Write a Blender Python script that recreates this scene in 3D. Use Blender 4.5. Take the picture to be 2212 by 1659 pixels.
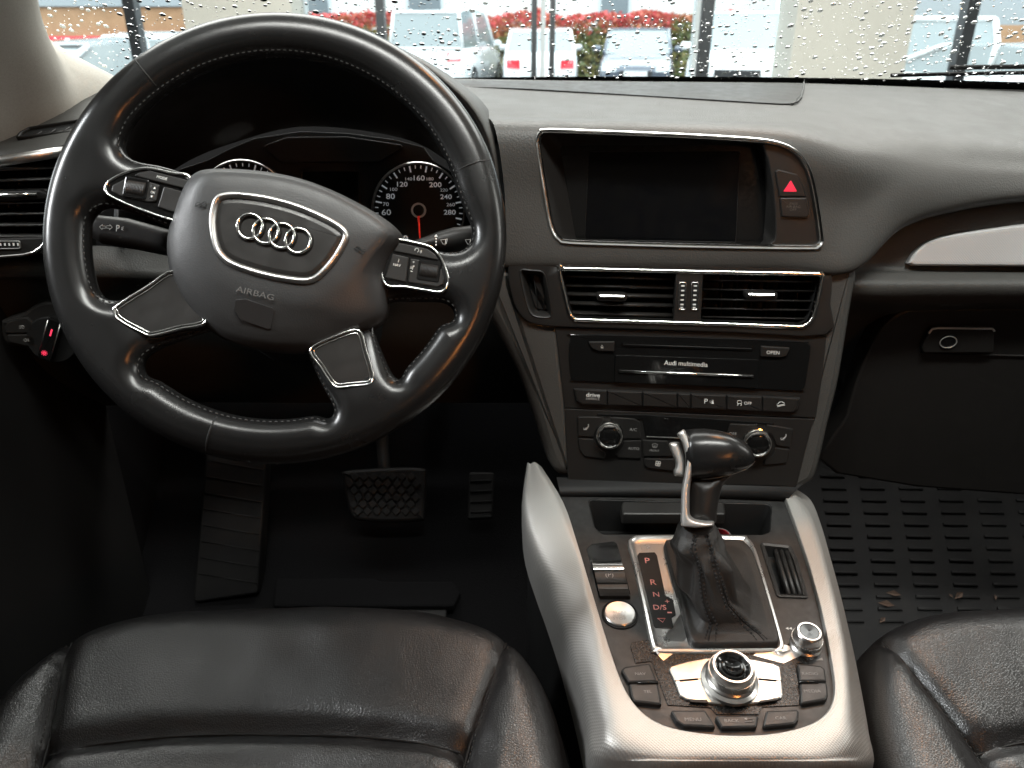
import bpy, bmesh, math, random
import numpy as np
from mathutils import Vector, Matrix, noise
from mathutils.geometry import delaunay_2d_cdt

sc = bpy.context.scene
for o in list(bpy.data.objects): bpy.data.objects.remove(o)
COL = sc.collection
R = math.radians
random.seed(7)

# ------------------------------------------------------------------ camera
CAM = Vector((0, 0, 1.42)); PITCH = R(24.48)
FQ, CX, CY = 3360.0, 2212.0, 1659.0          # photo measured on a 4424 x 3318 grid
cd = bpy.data.cameras.new('camera'); cam = bpy.data.objects.new('camera', cd); COL.objects.link(cam)
cam.location = CAM; cam.rotation_euler = (R(90) - PITCH, 0, 0)
cd.sensor_width = 36; cd.lens = 36 * FQ / 4424; cd.clip_start = .02; cd.clip_end = 500
cd.dof.use_dof = True; cd.dof.focus_distance = .72; cd.dof.aperture_fstop = 9.0
sc.camera = cam
# ------------------------------------------------------------------ world, lamps, exposure
wd = bpy.data.worlds.new('World'); sc.world = wd; wd.use_nodes = True
bg = wd.node_tree.nodes['Background']; bg.inputs[0].default_value = (.90, .97, 1, 1); bg.inputs[1].default_value = 4.3
def lamp(name, loc, target, size, energy, color, spread=180):
    l = bpy.data.lights.new(name, 'AREA'); l.shape = 'RECTANGLE'; l.size, l.size_y = size
    l.energy = energy; l.color = color; l.spread = R(spread)
    o = bpy.data.objects.new(name, l); COL.objects.link(o); o.location = loc
    o.rotation_euler = (Vector(target) - Vector(loc)).to_track_quat('-Z', 'Y').to_euler()
    return o
# added area lamps, no known fixtures, placed for fill and highlights
lamp('front_fill', (.1, 2.25, 3.22), (.1, 1.9, 1.0), (4.8, 2.0), 290, (1, .98, .94))
lamp('overhead_fill', (.1, -.1, 3.15), (.05, .45, .9), (1.6, .25), 72, (1, .975, .93))
lamp('left_fill', (-2.7, .4, 2.9), (-.2, .6, 1.1), (.3, 2.0), 150, (.96, .98, 1))
lamp('right_fill', (3.0, .5, 2.9), (.3, .6, 1.1), (.3, 2.0), 36, (1, .97, .92))
lamp('column_fill', (.5, 3.6, 3.2), (.5, 6.6, 1.6), (8.0, .3), 170, (1, .97, .90))  # added to brighten the beige columns
# warm lamps added for orange reflections, one in the rear cabin, one ahead
lamp('warm_lamp_rear', (.62, -.70, 1.66), (-.05, .62, 1.22), (.20, .045), .36, (1, .36, .09), 60)
lamp('warm_lamp_front', (.66, 1.28, 2.95), (.15, .42, .93), (.16, .12), .42, (1, .36, .08), 40)
sc.view_settings.view_transform = 'Standard'; sc.view_settings.look = 'None'
sc.view_settings.exposure = 0.0; sc.view_settings.gamma = 1; sc.view_settings.use_curve_mapping = False
sc.cycles.use_denoising = True
sc.cycles.max_bounces = 8; sc.cycles.diffuse_bounces = 3; sc.cycles.glossy_bounces = 4
sc.cycles.transmission_bounces = 8; sc.cycles.transparent_max_bounces = 12
sc.cycles.sample_clamp_indirect = 4; sc.cycles.caustics_reflective = False; sc.cycles.caustics_refractive = False

# ------------------------------------------------------------------ pixels -> rays and planes
cp, sp = math.cos(PITCH), math.sin(PITCH)
def ray(q):
    a = (q[0] - CX) / FQ; b = (CY - q[1]) / FQ
    return Vector((a, cp + b * sp, -sp + b * cp))
def at(q, Y):
    r = ray(q); return CAM + r * (Y / r.y)
def TL(x, y): return (x, y)
def TR(x, y): return (x + 2212, y)
def BL(x, y): return (x, y + 1659)
def BR(x, y): return (x + 2212, y + 1659)
def zoom(sx, sy, k): return lambda x, y: (1.728125 * (sx + x / k), 1.728125 * (sy + y / k))
Z1 = zoom(1480, 1300, 2.9618); Z2 = zoom(1240, 620, 2.5136); Z3 = zoom(1280, 280, 2.69756)
Z4 = zoom(400, 360, 2.5136); Z5 = zoom(1640, 1040, 5.1844); Z6 = zoom(1960, 520, 2.765); Z7 = zoom(0, 680, 3.1904)
Z8 = zoom(2060, 1480, 3.77)
def mp(fn, *pts): return [fn(*p) for p in pts]

class Fr:
    """A plane in the car: origin, right axis, up axis, outward normal."""
    def __init__(s, o, ex, n):
        s.o = Vector(o); s.n = Vector(n).normalized(); ex = Vector(ex)
        s.ex = (ex - s.n * ex.dot(s.n)).normalized(); s.ey = s.n.cross(s.ex)
    def uv(s, q, h=0.0):
        r = ray(q); t = ((s.o + s.n * h) - CAM).dot(s.n) / r.dot(s.n)
        d = CAM + r * t - s.o
        return (d.dot(s.ex), d.dot(s.ey))
    def L(s, qs, h=0.0): return [s.uv(q, h) for q in qs]
    def P(s, x, y, z=0.0): return s.o + s.ex * x + s.ey * y + s.n * z
    def sub(s, x, y, z, ang=0):
        c, sn = math.cos(ang), math.sin(ang)
        return Fr(s.P(x, y, z), s.ex * c + s.ey * sn, s.n)

# ------------------------------------------------------------------ 2D loops
def cr(pts, n=5, closed=True):
    out = []; m = len(pts); P = [np.array(p, float) for p in pts]
    rng = range(m) if closed else range(m - 1)
    for i in rng:
        if closed: a, b, c, d = P[i - 1], P[i], P[(i + 1) % m], P[(i + 2) % m]
        else: a, b, c, d = P[max(i - 1, 0)], P[i], P[i + 1], P[min(i + 2, m - 1)]
        for k in range(n):
            t = k / n
            out.append(tuple(.5 * (2 * b + (c - a) * t + (2 * a - 5 * b + 4 * c - d) * t * t + (3 * b - a - 3 * c + d) * t ** 3)))
    if not closed: out.append(tuple(P[-1]))
    return out
def relax(l, s=.0016, it=7):
    l = resample(l, max(40, int(sum(math.dist(a, b) for a, b in zip(l, l[1:])) / s)))
    P = np.array(l)
    for _ in range(it): P = .5 * P + .25 * (np.roll(P, 1, 0) + np.roll(P, -1, 0)) if 0 else (P + np.roll(P, 1, 0) + np.roll(P, -1, 0)) / 3
    return [tuple(p) for p in P]
def area(l): return sum(l[i - 1][0] * l[i][1] - l[i][0] * l[i - 1][1] for i in range(len(l))) / 2
def ccw(l): return l if area(l) > 0 else l[::-1]
def rp(pts, r, n=4):
    pts = ccw([tuple(p) for p in pts]); m = len(pts); out = []
    rs = r if isinstance(r, (list, tuple)) else [r] * m
    for i in range(m):
        p = Vector(pts[i]); a = Vector(pts[i - 1]) - p; b = Vector(pts[(i + 1) % m]) - p
        la, lb = a.length, b.length; a.normalize(); b.normalize()
        ang = a.angle(b) if la > 0 and lb > 0 else math.pi
        if ang > math.pi - .05 or rs[i] <= 0: out.append(tuple(p)); continue
        t = min(rs[i] / math.tan(ang / 2), la * .48, lb * .48)
        p0, p2 = p + a * t, p + b * t
        for k in range(n + 1):
            u = k / n; q = p0 * (1 - u) ** 2 + p * 2 * u * (1 - u) + p2 * u * u
            out.append((q.x, q.y))
    return out
def inset(l, d):
    if abs(d) < 1e-9: return list(l)
    m = len(l); out = []
    for i in range(m):
        p = Vector(l[i]); e0 = p - Vector(l[i - 1]); e1 = Vector(l[(i + 1) % m]) - p
        if e0.length < 1e-9: e0 = e1
        if e1.length < 1e-9: e1 = e0
        e0.normalize(); e1.normalize()
        n0 = Vector((-e0.y, e0.x)); n1 = Vector((-e1.y, e1.x)); nn = n0 + n1
        if nn.length < 1e-6: nn = n0.copy()
        nn.normalize(); k = max(.5, nn.dot(n0))
        out.append(tuple(p + nn * (d / k)))
    return out
def densify(l, s, closed=True):
    out = []; m = len(l)
    for i in range(m if closed else m - 1):
        a, b = Vector(l[i]), Vector(l[(i + 1) % m]); k = max(1, int((b - a).length / s))
        for j in range(k): out.append(tuple(a.lerp(b, j / k)))
    if not closed: out.append(tuple(l[-1]))
    return out
def resample(l, n):
    P = np.array(list(l) + [l[0]]); s = np.r_[0, np.cumsum(np.linalg.norm(np.diff(P, axis=0), axis=1))]
    t = np.linspace(0, s[-1], n, endpoint=False)
    return [tuple(float(np.interp(x, s, P[:, k])) for k in range(P.shape[1])) for x in t]
def ell(cx, cy, rx, ry, n=32): return [(cx + rx * math.cos(2 * math.pi * i / n), cy + ry * math.sin(2 * math.pi * i / n)) for i in range(n)]

# ------------------------------------------------------------------ objects
def mk(name, V, Fc, mat, parent=None, sharp=35, smooth=True):
    V = [Vector(v) for v in V]
    c = sum(V, Vector()) / len(V)
    me = bpy.data.meshes.new(name); me.from_pydata([v - c for v in V], [], Fc); me.update()
    if smooth:
        me.polygons.foreach_set('use_smooth', [True] * len(me.polygons))
        me.set_sharp_from_angle(angle=R(sharp))
    if mat: me.materials.append(mat)
    o = bpy.data.objects.new(name, me); COL.objects.link(o); o.location = c
    if parent:
        o.parent = parent; o.matrix_parent_inverse = wm(parent).inverted()
    return o
def wm(o):
    m = Matrix.LocRotScale(o.location, o.rotation_euler, o.scale)
    return m if not o.parent else wm(o.parent) @ o.matrix_parent_inverse @ m
def thing(name, label, cat, loc=(0, 0, 0), group=None):
    o = bpy.data.objects.new(name, None); COL.objects.link(o); o.location = loc; o.empty_display_size = .02
    o['label'] = label; o['category'] = cat
    if group: o['group'] = group
    return o
def tag(o, label, cat, group=None):
    o['label'] = label; o['category'] = cat
    if group: o['group'] = group
    return o
def kind(o, k): o['kind'] = k; return o
def fixn(V, Fc):
    bm = bmesh.new(); vs = [bm.verts.new(v) for v in V]
    for f in Fc:
        try: bm.faces.new([vs[i] for i in f])
        except ValueError: pass
    bmesh.ops.recalc_face_normals(bm, faces=bm.faces)
    bm.verts.index_update()
    V2 = [v.co.copy() for v in bm.verts]; F2 = [[v.index for v in f.verts] for f in bm.faces]; bm.free()
    return V2, F2
def loft(name, loops, mat, parent=None, cap0=True, cap1=True, closed=True, sharp=35, fix=True):
    n = len(loops[0]); V = [v for l in loops for v in l]; Fc = []
    for j in range(len(loops) - 1):
        for i in range(n if closed else n - 1):
            k = (i + 1) % n
            Fc.append((j * n + i, j * n + k, (j + 1) * n + k, (j + 1) * n + i))
    if closed and cap0: Fc.append(tuple(range(n))[::-1])
    if closed and cap1: Fc.append(tuple((len(loops) - 1) * n + i for i in range(n)))
    if fix: V, Fc = fixn(V, Fc)
    o = mk(name, V, Fc, mat, parent, sharp)
    for p in list(o.data.polygons)[len(loops[0]) * (len(loops) - 1) if closed else 10 ** 9:]: p.use_smooth = False
    return o
def lof(name, fr, loop, prof, mat, parent=None, cap0=True, cap1=True, sharp=35):
    loop = ccw(loop)
    return loft(name, [[fr.P(x, y, z) for x, y in inset(loop, d)] for d, z in prof], mat, parent, cap0, cap1, True, sharp)
def plate(name, fr, loop, z0, z1, mat, parent=None, b=.0008, sharp=35):
    return lof(name, fr, loop, [(0, z0), (0, z1 - b), (b * .3, z1 - b * .3), (b, z1)], mat, parent, True, True, sharp)
def ringt(name, fr, loop, w, z0, z1, mat, parent=None, sharp=50):
    """closed frame of width w standing from z0 to z1, rounded on top"""
    prof = [(0, z0), (0, z1 - w * .35), (w * .15, z1 - w * .1), (w * .5, z1), (w * .85, z1 - w * .1), (w, z1 - w * .35), (w, z0)]
    return lof(name, fr, loop, prof, mat, parent, False, False, sharp)
def box(name, fr, x0, x1, y0, y1, z0, z1, mat, parent=None, b=.0006):
    return plate(name, fr, [(x0, y0), (x1, y0), (x1, y1), (x0, y1)], z0, z1, mat, parent, b)
def tube(name, pts, r, mat, parent=None, n=8, closed=False, flat=1.0, up=None):
    P = [Vector(p) for p in pts]; m = len(P); loops = []; prev = None
    for i in range(m):
        if closed: t = P[(i + 1) % m] - P[i - 1]
        else: t = P[min(i + 1, m - 1)] - P[max(i - 1, 0)]
        t.normalize()
        if up is not None: a = Vector(up) - t * t.dot(Vector(up))
        elif prev is None: a = t.orthogonal()
        else: a = prev - t * t.dot(prev)
        a.normalize(); prev = a; b = t.cross(a)
        rr = r[i] if isinstance(r, (list, tuple)) else r
        loops.append([P[i] + a * (rr * flat * math.cos(2 * math.pi * k / n)) + b * (rr * math.sin(2 * math.pi * k / n)) for k in range(n)])
    if closed: loops.append(loops[0]); return loft(name, loops, mat, parent, False, False, True, 60)
    return loft(name, loops, mat, parent, True, True, True, 60)
def lathe(name, fr, prof, mat, parent=None, n=40, sharp=30):
    loops = [[fr.P(r * math.cos(2 * math.pi * k / n), r * math.sin(2 * math.pi * k / n), z) for k in range(n)] for r, z in prof]
    return loft(name, loops, mat, parent, False, prof[-1][0] < .003, True, sharp)
def grid(name, rows, mat, parent=None, n=6, thick=0.0, sharp=60, m=None):
    """smooth sheet through a net of control points"""
    m = m or n
    R1 = [[tuple(p) for p in r] for r in rows]
    R2 = [cr(r, n, False) for r in R1]
    cols = list(zip(*R2)); C2 = [cr([tuple(p) for p in c], m, False) for c in cols]
    G = list(zip(*C2)); w = len(G[0]); h = len(G)
    V = [Vector(p) for r in G for p in r]
    Fc = [(j * w + i, j * w + i + 1, (j + 1) * w + i + 1, (j + 1) * w + i) for j in range(h - 1) for i in range(w - 1)]
    if thick:
        tmp = bpy.data.meshes.new('t'); tmp.from_pydata(V, [], Fc); tmp.update()
        N = [v.normal.copy() for v in tmp.vertices]; bpy.data.meshes.remove(tmp); k = len(V)
        V += [V[i] + N[i] * thick for i in range(k)]
        Fc += [tuple(k + i for i in f[::-1]) for f in Fc]
        rim = [i for i in range(w)] + [j * w + w - 1 for j in range(1, h)] + [(h - 1) * w + i for i in range(w - 2, -1, -1)] + [j * w for j in range(h - 2, 0, -1)]
        for a, b in zip(rim, rim[1:] + rim[:1]): Fc.append((a, a + k, b + k, b)[::-1])
        V, Fc = fixn(V, Fc)
    return mk(name, V, Fc, mat, parent, sharp)
def seg_dist(P, l, closed=True):
    A = np.array(l); B = np.roll(A, -1, 0) if closed else A[1:]
    if not closed: A = A[:-1]
    d = np.full(len(P), 9e9)
    for a, b in zip(A, B):
        e = b - a; L = e @ e + 1e-15; t = np.clip(((P - a) @ e) / L, 0, 1)
        d = np.minimum(d, np.hypot(P[:, 0] - a[0] - t * e[0], P[:, 1] - a[1] - t * e[1]))
    return d
def inside(P, l):
    r = np.zeros(len(P), bool); x, y = P[:, 0], P[:, 1]
    for i in range(len(l)):
        (x1, y1), (x2, y2) = l[i - 1], l[i]
        c = (y1 > y) != (y2 > y)
        r ^= c & (x < (x2 - x1) * (y - y1) / ((y2 - y1) if y2 != y1 else 1e-12) + x1)
    return r
def tri2d(outer, holes, layers, sp_in, bs, lines=()):
    loops = [densify(ccw(outer), bs)] + [densify(ccw(h), bs)[::-1] for h in holes]
    B = np.array([p for l in loops for p in l])
    def inn(P):
        r = inside(P, loops[0])
        for h in loops[1:]: r &= ~inside(P, h)
        return r
    def dist(P): return np.min([seg_dist(P, l) for l in loops], 0)
    pts = [B]
    for d in layers:
        Q = np.array([p for l in loops for p in inset(l, d)]); Q = Q[inn(Q)]; Q = Q[dist(Q) > d * .93]; pts.append(Q)
    x0, y0 = B.min(0); x1, y1 = B.max(0)
    gx, gy = np.meshgrid(np.arange(x0, x1, sp_in), np.arange(y0, y1, sp_in * .87)); gx = gx + (np.arange(gx.shape[0]) % 2)[:, None] * sp_in / 2
    Gp = np.c_[gx.ravel(), gy.ravel()]; Gp = Gp[inn(Gp)]; Gp = Gp[dist(Gp) > (layers[-1] if layers else 0) + sp_in * .5]; pts.append(Gp)
    if lines:
        pts = [pts[0]] + [Q[np.min([seg_dist(Q, l, False) for l in lines], 0) > .0016] if len(Q) else Q for Q in pts[1:]]
    A = np.concatenate(pts); ed = []
    for l in lines:
        n0 = len(A); A = np.concatenate([A, np.array(l)]); ed += [(n0 + i, n0 + i + 1) for i in range(len(l) - 1)]
    A = np.round(A, 6); k = 0
    for l in loops:
        m = len(l); ed += [(k + i, k + (i + 1) % m) for i in range(m)]; k += m
    r = delaunay_2d_cdt([Vector(p) for p in A], ed, [], 0, 1e-7)
    V = np.array([tuple(v) for v in r[0]]); T = np.array([list(f) for f in r[2] if len(f) == 3])
    cen = V[T].mean(1); T = T[inn(cen)]
    return V, T, dist(V)
def inflate(name, fr, outer, holes, Rr, hf, hb, mat, parent=None, spc=.004, bs=.003, z0=0.0, sharp=70):
    """solid with a rounded edge: hf/hb are front/back half thickness (number or function of x,y)"""
    lay = [Rr * k for k in (.03, .1, .22, .38, .58, .8, 1.0)]
    V, T, d = tri2d(outer, holes, lay, spc, bs)
    g = np.sqrt(np.clip(1 - (1 - np.clip(d / Rr, 0, 1)) ** 2, 0, 1)); g[d < 1e-6] = 0
    F_ = hf if callable(hf) else (lambda x, y: hf); B_ = hb if callable(hb) else (lambda x, y: hb)
    n = len(V); W = [fr.P(V[i, 0], V[i, 1], z0 + g[i] * F_(V[i, 0], V[i, 1])) for i in range(n)]
    bi = {}; 
    for i in range(n):
        if g[i] < 1e-6: bi[i] = i
        else: bi[i] = len(W); W.append(fr.P(V[i, 0], V[i, 1], z0 - g[i] * B_(V[i, 0], V[i, 1])))
    Fc = [tuple(t) for t in T.tolist()] + [(bi[a], bi[c], bi[b]) for a, b, c in T.tolist()]
    W, Fc = fixn(W, Fc)
    return mk(name, W, Fc, mat, parent, sharp)
def txt(fr, s, q, wq, mat, parent, h=0.0, rot=0.0, ys=1.0, name='lettering', bold=0.0, xy=None, w=None):
    cu = bpy.data.curves.new('t', 'FONT'); cu.body = s; cu.align_x = 'CENTER'; cu.align_y = 'CENTER'; cu.size = 1; cu.resolution_u = 3
    cu.offset = bold; cu.space_line = .85
    ob = bpy.data.objects.new('t', cu); me = bpy.data.meshes.new_from_object(ob)
    bpy.data.objects.remove(ob); bpy.data.curves.remove(cu)
    v = np.array([tuple(x.co) for x in me.vertices]); F_ = [list(p.vertices) for p in me.polygons]; bpy.data.meshes.remove(me)
    mid = (v.min(0) + v.max(0)) / 2; v = v - mid
    x, y = xy or fr.uv(q, h)
    if w is None:
        x2, y2 = fr.uv((q[0] + wq, q[1]), h); w = math.hypot(x2 - x, y2 - y)
    k = w / (v[:, 0].max() - v[:, 0].min()); c, sn = math.cos(rot), math.sin(rot)
    return mk(name, [fr.P(x + (p[0] * c - p[1] * ys * sn) * k, y + (p[0] * sn + p[1] * ys * c) * k, h) for p in v], F_, mat, parent, smooth=False)
def dashes(name, pts, up, mat, parent, ln=.003, gap=.0016, r=.0004, lift=.0002):
    """stitches along a 3D polyline"""
    P = [Vector(p) for p in pts]; V = []; Fc = []; acc = 0; on = True; s = 0.0
    S = [0.0]
    for a, b in zip(P, P[1:]): S.append(S[-1] + (b - a).length)
    def at_(t):
        k = min(np.searchsorted(S, t), len(P) - 1); k = max(k, 1); u = (t - S[k - 1]) / max(S[k] - S[k - 1], 1e-9)
        return P[k - 1].lerp(P[k], u), (P[k] - P[k - 1]).normalized(), k - 1
    t = 0.0
    while t + ln < S[-1]:
        a, d, i = at_(t); b, _, _ = at_(t + ln)
        u = up[i] if isinstance(up, list) else Vector(up); sd = d.cross(u).normalized() * r; uu = u.normalized()
        n = len(V)
        m_ = (a + b) / 2 + uu * (r * 1.3 + lift); a2, b2 = a - uu * r * .3, b - uu * r * .3
        V += [a2 - sd, a2 + sd, m_ + sd + d * ln * .25, m_ - sd + d * ln * .25, b2 - sd, b2 + sd, m_ + sd - d * ln * .25, m_ - sd - d * ln * .25]
        Fc += [(n, n + 1, n + 6, n + 7), (n + 7, n + 6, n + 2, n + 3), (n + 3, n + 2, n + 5, n + 4), (n, n + 7, n + 3, n + 4), (n + 1, n + 5, n + 2, n + 6)]
        t += ln + gap
    return kind(mk(name, V, Fc, mat, parent, smooth=False), 'stuff')

# ------------------------------------------------------------------ materials
def mat(name, col, rough=.5, metal=0.0, bump=None, rvar=None, cvar=None, spec=.5, emit=None, coat=0.0, aniso=0):
    m = bpy.data.materials.new(name); m.use_nodes = True; nt = m.node_tree; b = nt.nodes['Principled BSDF']
    b.inputs['Base Color'].default_value = (*col, 1); b.inputs['Roughness'].default_value = rough; b.inputs['Metallic'].default_value = metal
    b.inputs['Specular IOR Level'].default_value = spec; b.inputs['Coat Weight'].default_value = coat
    if emit: b.inputs['Emission Color'].default_value = (*emit[0], 1); b.inputs['Emission Strength'].default_value = emit[1]
    tc = nt.nodes.new('ShaderNodeTexCoord')
    def noi(scale, detail=3, rough_=.55):
        t = nt.nodes.new('ShaderNodeTexNoise'); t.inputs['Scale'].default_value = scale; t.inputs['Detail'].default_value = detail
        t.inputs['Roughness'].default_value = rough_; nt.links.new(tc.outputs['Object'], t.inputs['Vector']); return t.outputs['Fac']
    def vor(scale, feat='F1', rnd=1.0, src=None):
        t = nt.nodes.new('ShaderNodeTexVoronoi'); t.inputs['Scale'].default_value = scale; t.feature = feat; t.inputs['Randomness'].default_value = rnd
        nt.links.new(src or tc.outputs['Object'], t.inputs['Vector']); return t.outputs['Distance']
    def mrange(s, a, b_, c, d):
        t = nt.nodes.new('ShaderNodeMapRange'); t.inputs[1].default_value = a; t.inputs[2].default_value = b_; t.inputs[3].default_value = c; t.inputs[4].default_value = d
        nt.links.new(s, t.inputs[0]); return t.outputs[0]
    if rvar:   # (scale, lo, hi)
        nt.links.new(mrange(noi(rvar[0], 5, .65), .3, .7, rvar[1], rvar[2]), b.inputs['Roughness'])
    if cvar:   # (scale, col2)
        mx = nt.nodes.new('ShaderNodeMix'); mx.data_type = 'RGBA'; mx.inputs[6].default_value = (*col, 1); mx.inputs[7].default_value = (*cvar[1], 1)
        nt.links.new(mrange(noi(cvar[0], 5, .6), .35, .7, 0, 1), mx.inputs[0]); nt.links.new(mx.outputs[2], b.inputs['Base Color'])
    if bump:
        k, scale, strength, dist = bump
        if k == 'noise': h = noi(scale, 2)
        elif k == 'leather':
            w = nt.nodes.new('ShaderNodeMix'); w.data_type = 'VECTOR'
            nn = nt.nodes.new('ShaderNodeTexNoise'); nn.inputs['Scale'].default_value = scale * .25; nt.links.new(tc.outputs['Object'], nn.inputs['Vector'])
            w.inputs[0].default_value = .0013; nt.links.new(tc.outputs['Object'], w.inputs[4]); nt.links.new(nn.outputs['Color'], w.inputs[5])
            a = vor(scale, 'DISTANCE_TO_EDGE', 1, w.outputs[1]); a = mrange(a, 0, .22, 0, 1)
            ad = nt.nodes.new('ShaderNodeMath'); ad.operation = 'MULTIPLY_ADD'; ad.inputs[1].default_value = .6
            nt.links.new(noi(scale * .12, 4), ad.inputs[0]); nt.links.new(a, ad.inputs[2]); h = ad.outputs[0]
        elif k == 'grain': h = vor(scale, 'F1')
        elif k == 'ribs':
            t = nt.nodes.new('ShaderNodeTexWave'); t.inputs['Scale'].default_value = scale; nt.links.new(tc.outputs['Object'], t.inputs['Vector']); h = t.outputs['Fac']
        elif k == 'dots':
            mpn = nt.nodes.new('ShaderNodeMapping'); mpn.inputs['Rotation'].default_value = (R(-8), 0, R(45)); nt.links.new(tc.outputs['Object'], mpn.inputs['Vector'])
            sx = nt.nodes.new('ShaderNodeSeparateXYZ'); nt.links.new(mpn.outputs[0], sx.inputs[0])
            cx_ = nt.nodes.new('ShaderNodeCombineXYZ'); nt.links.new(sx.outputs[0], cx_.inputs[0]); nt.links.new(sx.outputs[1], cx_.inputs[1])
            h = mrange(vor(scale, 'F1', 0.0, cx_.outputs[0]), .18, .45, 0, 1)
        elif k == 'dotsv':
            sx = nt.nodes.new('ShaderNodeSeparateXYZ'); nt.links.new(tc.outputs['Object'], sx.inputs[0])
            cx_ = nt.nodes.new('ShaderNodeCombineXYZ'); nt.links.new(sx.outputs[0], cx_.inputs[0]); nt.links.new(sx.outputs[2], cx_.inputs[1])
            mpn = nt.nodes.new('ShaderNodeMapping'); mpn.inputs['Rotation'].default_value = (0, 0, R(45)); nt.links.new(cx_.outputs[0], mpn.inputs['Vector'])
            h = mrange(vor(scale, 'F1', 0.0, mpn.outputs[0]), .18, .45, 0, 1)
        bn = nt.nodes.new('ShaderNodeBump'); bn.inputs['Strength'].default_value = strength; bn.inputs['Distance'].default_value = dist
        nt.links.new(h, bn.inputs['Height']); nt.links.new(bn.outputs[0], b.inputs['Normal'])
    return m
M = {}
M['rim'] = mat('smooth worn black leather', (.009, .009, .009), .27, bump=('noise', 1400, .10, .0003), rvar=(22, .21, .29), spec=.40)
M['seat'] = mat('grained black leather', (.014, .014, .0145), .36, bump=('leather', 470, .26, .0005), rvar=(9, .27, .35), spec=.85)
M['boot'] = mat('soft black leather', (.026, .0245, .023), .46, bump=('leather', 700, .3, .0005), rvar=(60, .40, .52))
M['dash'] = mat('grained charcoal dash skin', (.045, .0445, .0415), .5, bump=('grain', 560, .34, .0006), rvar=(24, .47, .57))
M['hub'] = mat('grained airbag cover', (.025, .0252, .0255), .48, bump=('grain', 760, .16, .0004), rvar=(40, .42, .5))
M['plastic'] = mat('matt black plastic', (.013, .0122, .0115), .42, bump=('noise', 1500, .12, .0003), rvar=(50, .36, .5), spec=.32)
M['dark'] = mat('dark cavity plastic', (.008, .008, .008), .6, bump=('noise', 400, .1, .0004), spec=.25)
M['console'] = mat('satin black console plastic', (.016, .016, .016), .38, bump=('noise', 1800, .15, .0003), cvar=(140, (.028, .028, .027)), rvar=(90, .32, .5))
M['gloss'] = mat('gloss black panel', (.004, .004, .004), .08, rvar=(220, .05, .16), cvar=(900, (.009, .009, .009)))
M['dusty'] = mat('dusty gloss black panel', (.006, .006, .006), .12, rvar=(420, .05, .5), bump=('noise', 1100, .5, .0006))
M['screen'] = mat('screen glass', (.002, .0022, .003), .06, rvar=(26, .03, .14), cvar=(60, (.004, .004, .004)), spec=.3)
M['chrome'] = mat('polished chrome', (.78, .77, .75), .12, 1, rvar=(80, .08, .18))
M['satin'] = mat('satin aluminium', (.62, .61, .59), .3, 1, rvar=(60, .26, .38), bump=('noise', 1500, .05, .0003))
M['brushed'] = mat('dark brushed metal', (.022, .021, .020), .34, .25, rvar=(60, .3, .44))
M['trim'] = mat('dimpled silver trim', (.52, .51, .485), .46, .7, bump=('dots', 520, .30, .0005))
M['trimv'] = mat('dimpled silver dash inlay', (.56, .56, .56), .45, .4, bump=('dotsv', 520, .28, .0005))
M['white'] = mat('white print', (.72, .72, .70), .5)
M['grey'] = mat('faded grey print', (.30, .29, .28), .5)
M['faint'] = mat('faint grey print', (.075, .07, .066), .5)
M['red'] = mat('red plastic', (.75, .02, .06), .35, emit=((1, .03, .08), .35))
M['redlit'] = mat('red backlit mark', (.6, .02, .04), .5, emit=((1, .05, .12), 1.2))
M['pinklit'] = mat('pale red print', (.70, .27, .24), .5, emit=((1, .28, .24), .05))
M['tailred'] = mat('dark red ring', (.25, .01, .015), .4)
M['needle'] = mat('needle red', (.65, .03, .02), .4, emit=((1, .05, .03), .25))
M['dialwhite'] = mat('dial print with added glow', (.85, .87, .90), .5, emit=((.9, .95, 1), .16))  # dials are unlit; emission added so the print reads white
M['plate'] = mat('polished gear plate', (.74, .73, .71), .3, .9, rvar=(40, .24, .36))
M['spine'] = mat('brushed silver lever spine', (.66, .65, .63), .36, .7, rvar=(40, .30, .42))
M['stitch'] = mat('grey thread', (.038, .038, .037), .8)
M['bstitch'] = mat('black thread', (.004, .004, .004), .8)
M['groove'] = mat('shadow gap rubber', (.004, .004, .004), .7)
M['pillar'] = mat('beige woven pillar cloth', (.42, .40, .36), .85, bump=('noise', 1400, .5, .0006), cvar=(500, (.36, .34, .30)))
M['carpet'] = mat('black carpet', (.005, .005, .0055), .95, bump=('noise', 700, .8, .002), spec=.1)
M['rubber'] = mat('black rubber', (.005, .005, .0054), .55, bump=('noise', 500, .2, .0006), cvar=(30, (.009, .0085, .008)), spec=.18)
M['lining'] = mat('grey roof lining', (.13, .125, .12), .9)
M['sticker'] = mat('black adhesive patch', (.008, .007, .007), .75)
# ------------------------------------------------------------------ reference planes of the car
def nrm(tilt, yaw): t, y = R(tilt), R(yaw); return (math.sin(y) * math.cos(t), -math.cos(y) * math.cos(t), math.sin(t))
W = Fr((-.192, .634, 1.266), (1, 0, 0), nrm(28, 3))                     # steering wheel
D = Fr(CAM + ray((2866, 846)) * .78, (1, 0, 0), nrm(10, -5.5))           # centre stack
C = Fr(CAM + ray((2680, 2656)) * .72, (1, 0, 0), (0, -math.sin(R(8)), math.cos(R(8))))   # console deck
I = Fr(at((1805, 908), .905), (1, 0, 0), nrm(14, 0))                     # instrument faces
XC = .17                                                                  # car centre line

# ================================================================== STEERING WHEEL
wheel = thing('steering_wheel', 'black leather four-spoke steering wheel with a chrome four-ring badge', 'steering wheel', W.o)
RO, RI = .1878, .1515
def wc(q, h=0.004): return W.uv(q, h)
def arc(a0, a1, r, n=40): return [(r * math.cos(a0 + (a1 - a0) * i / n), r * math.sin(a0 + (a1 - a0) * i / n)) for i in range(n + 1)]
def angq(q): x, y = wc(q); return math.atan2(y, x)
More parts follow.
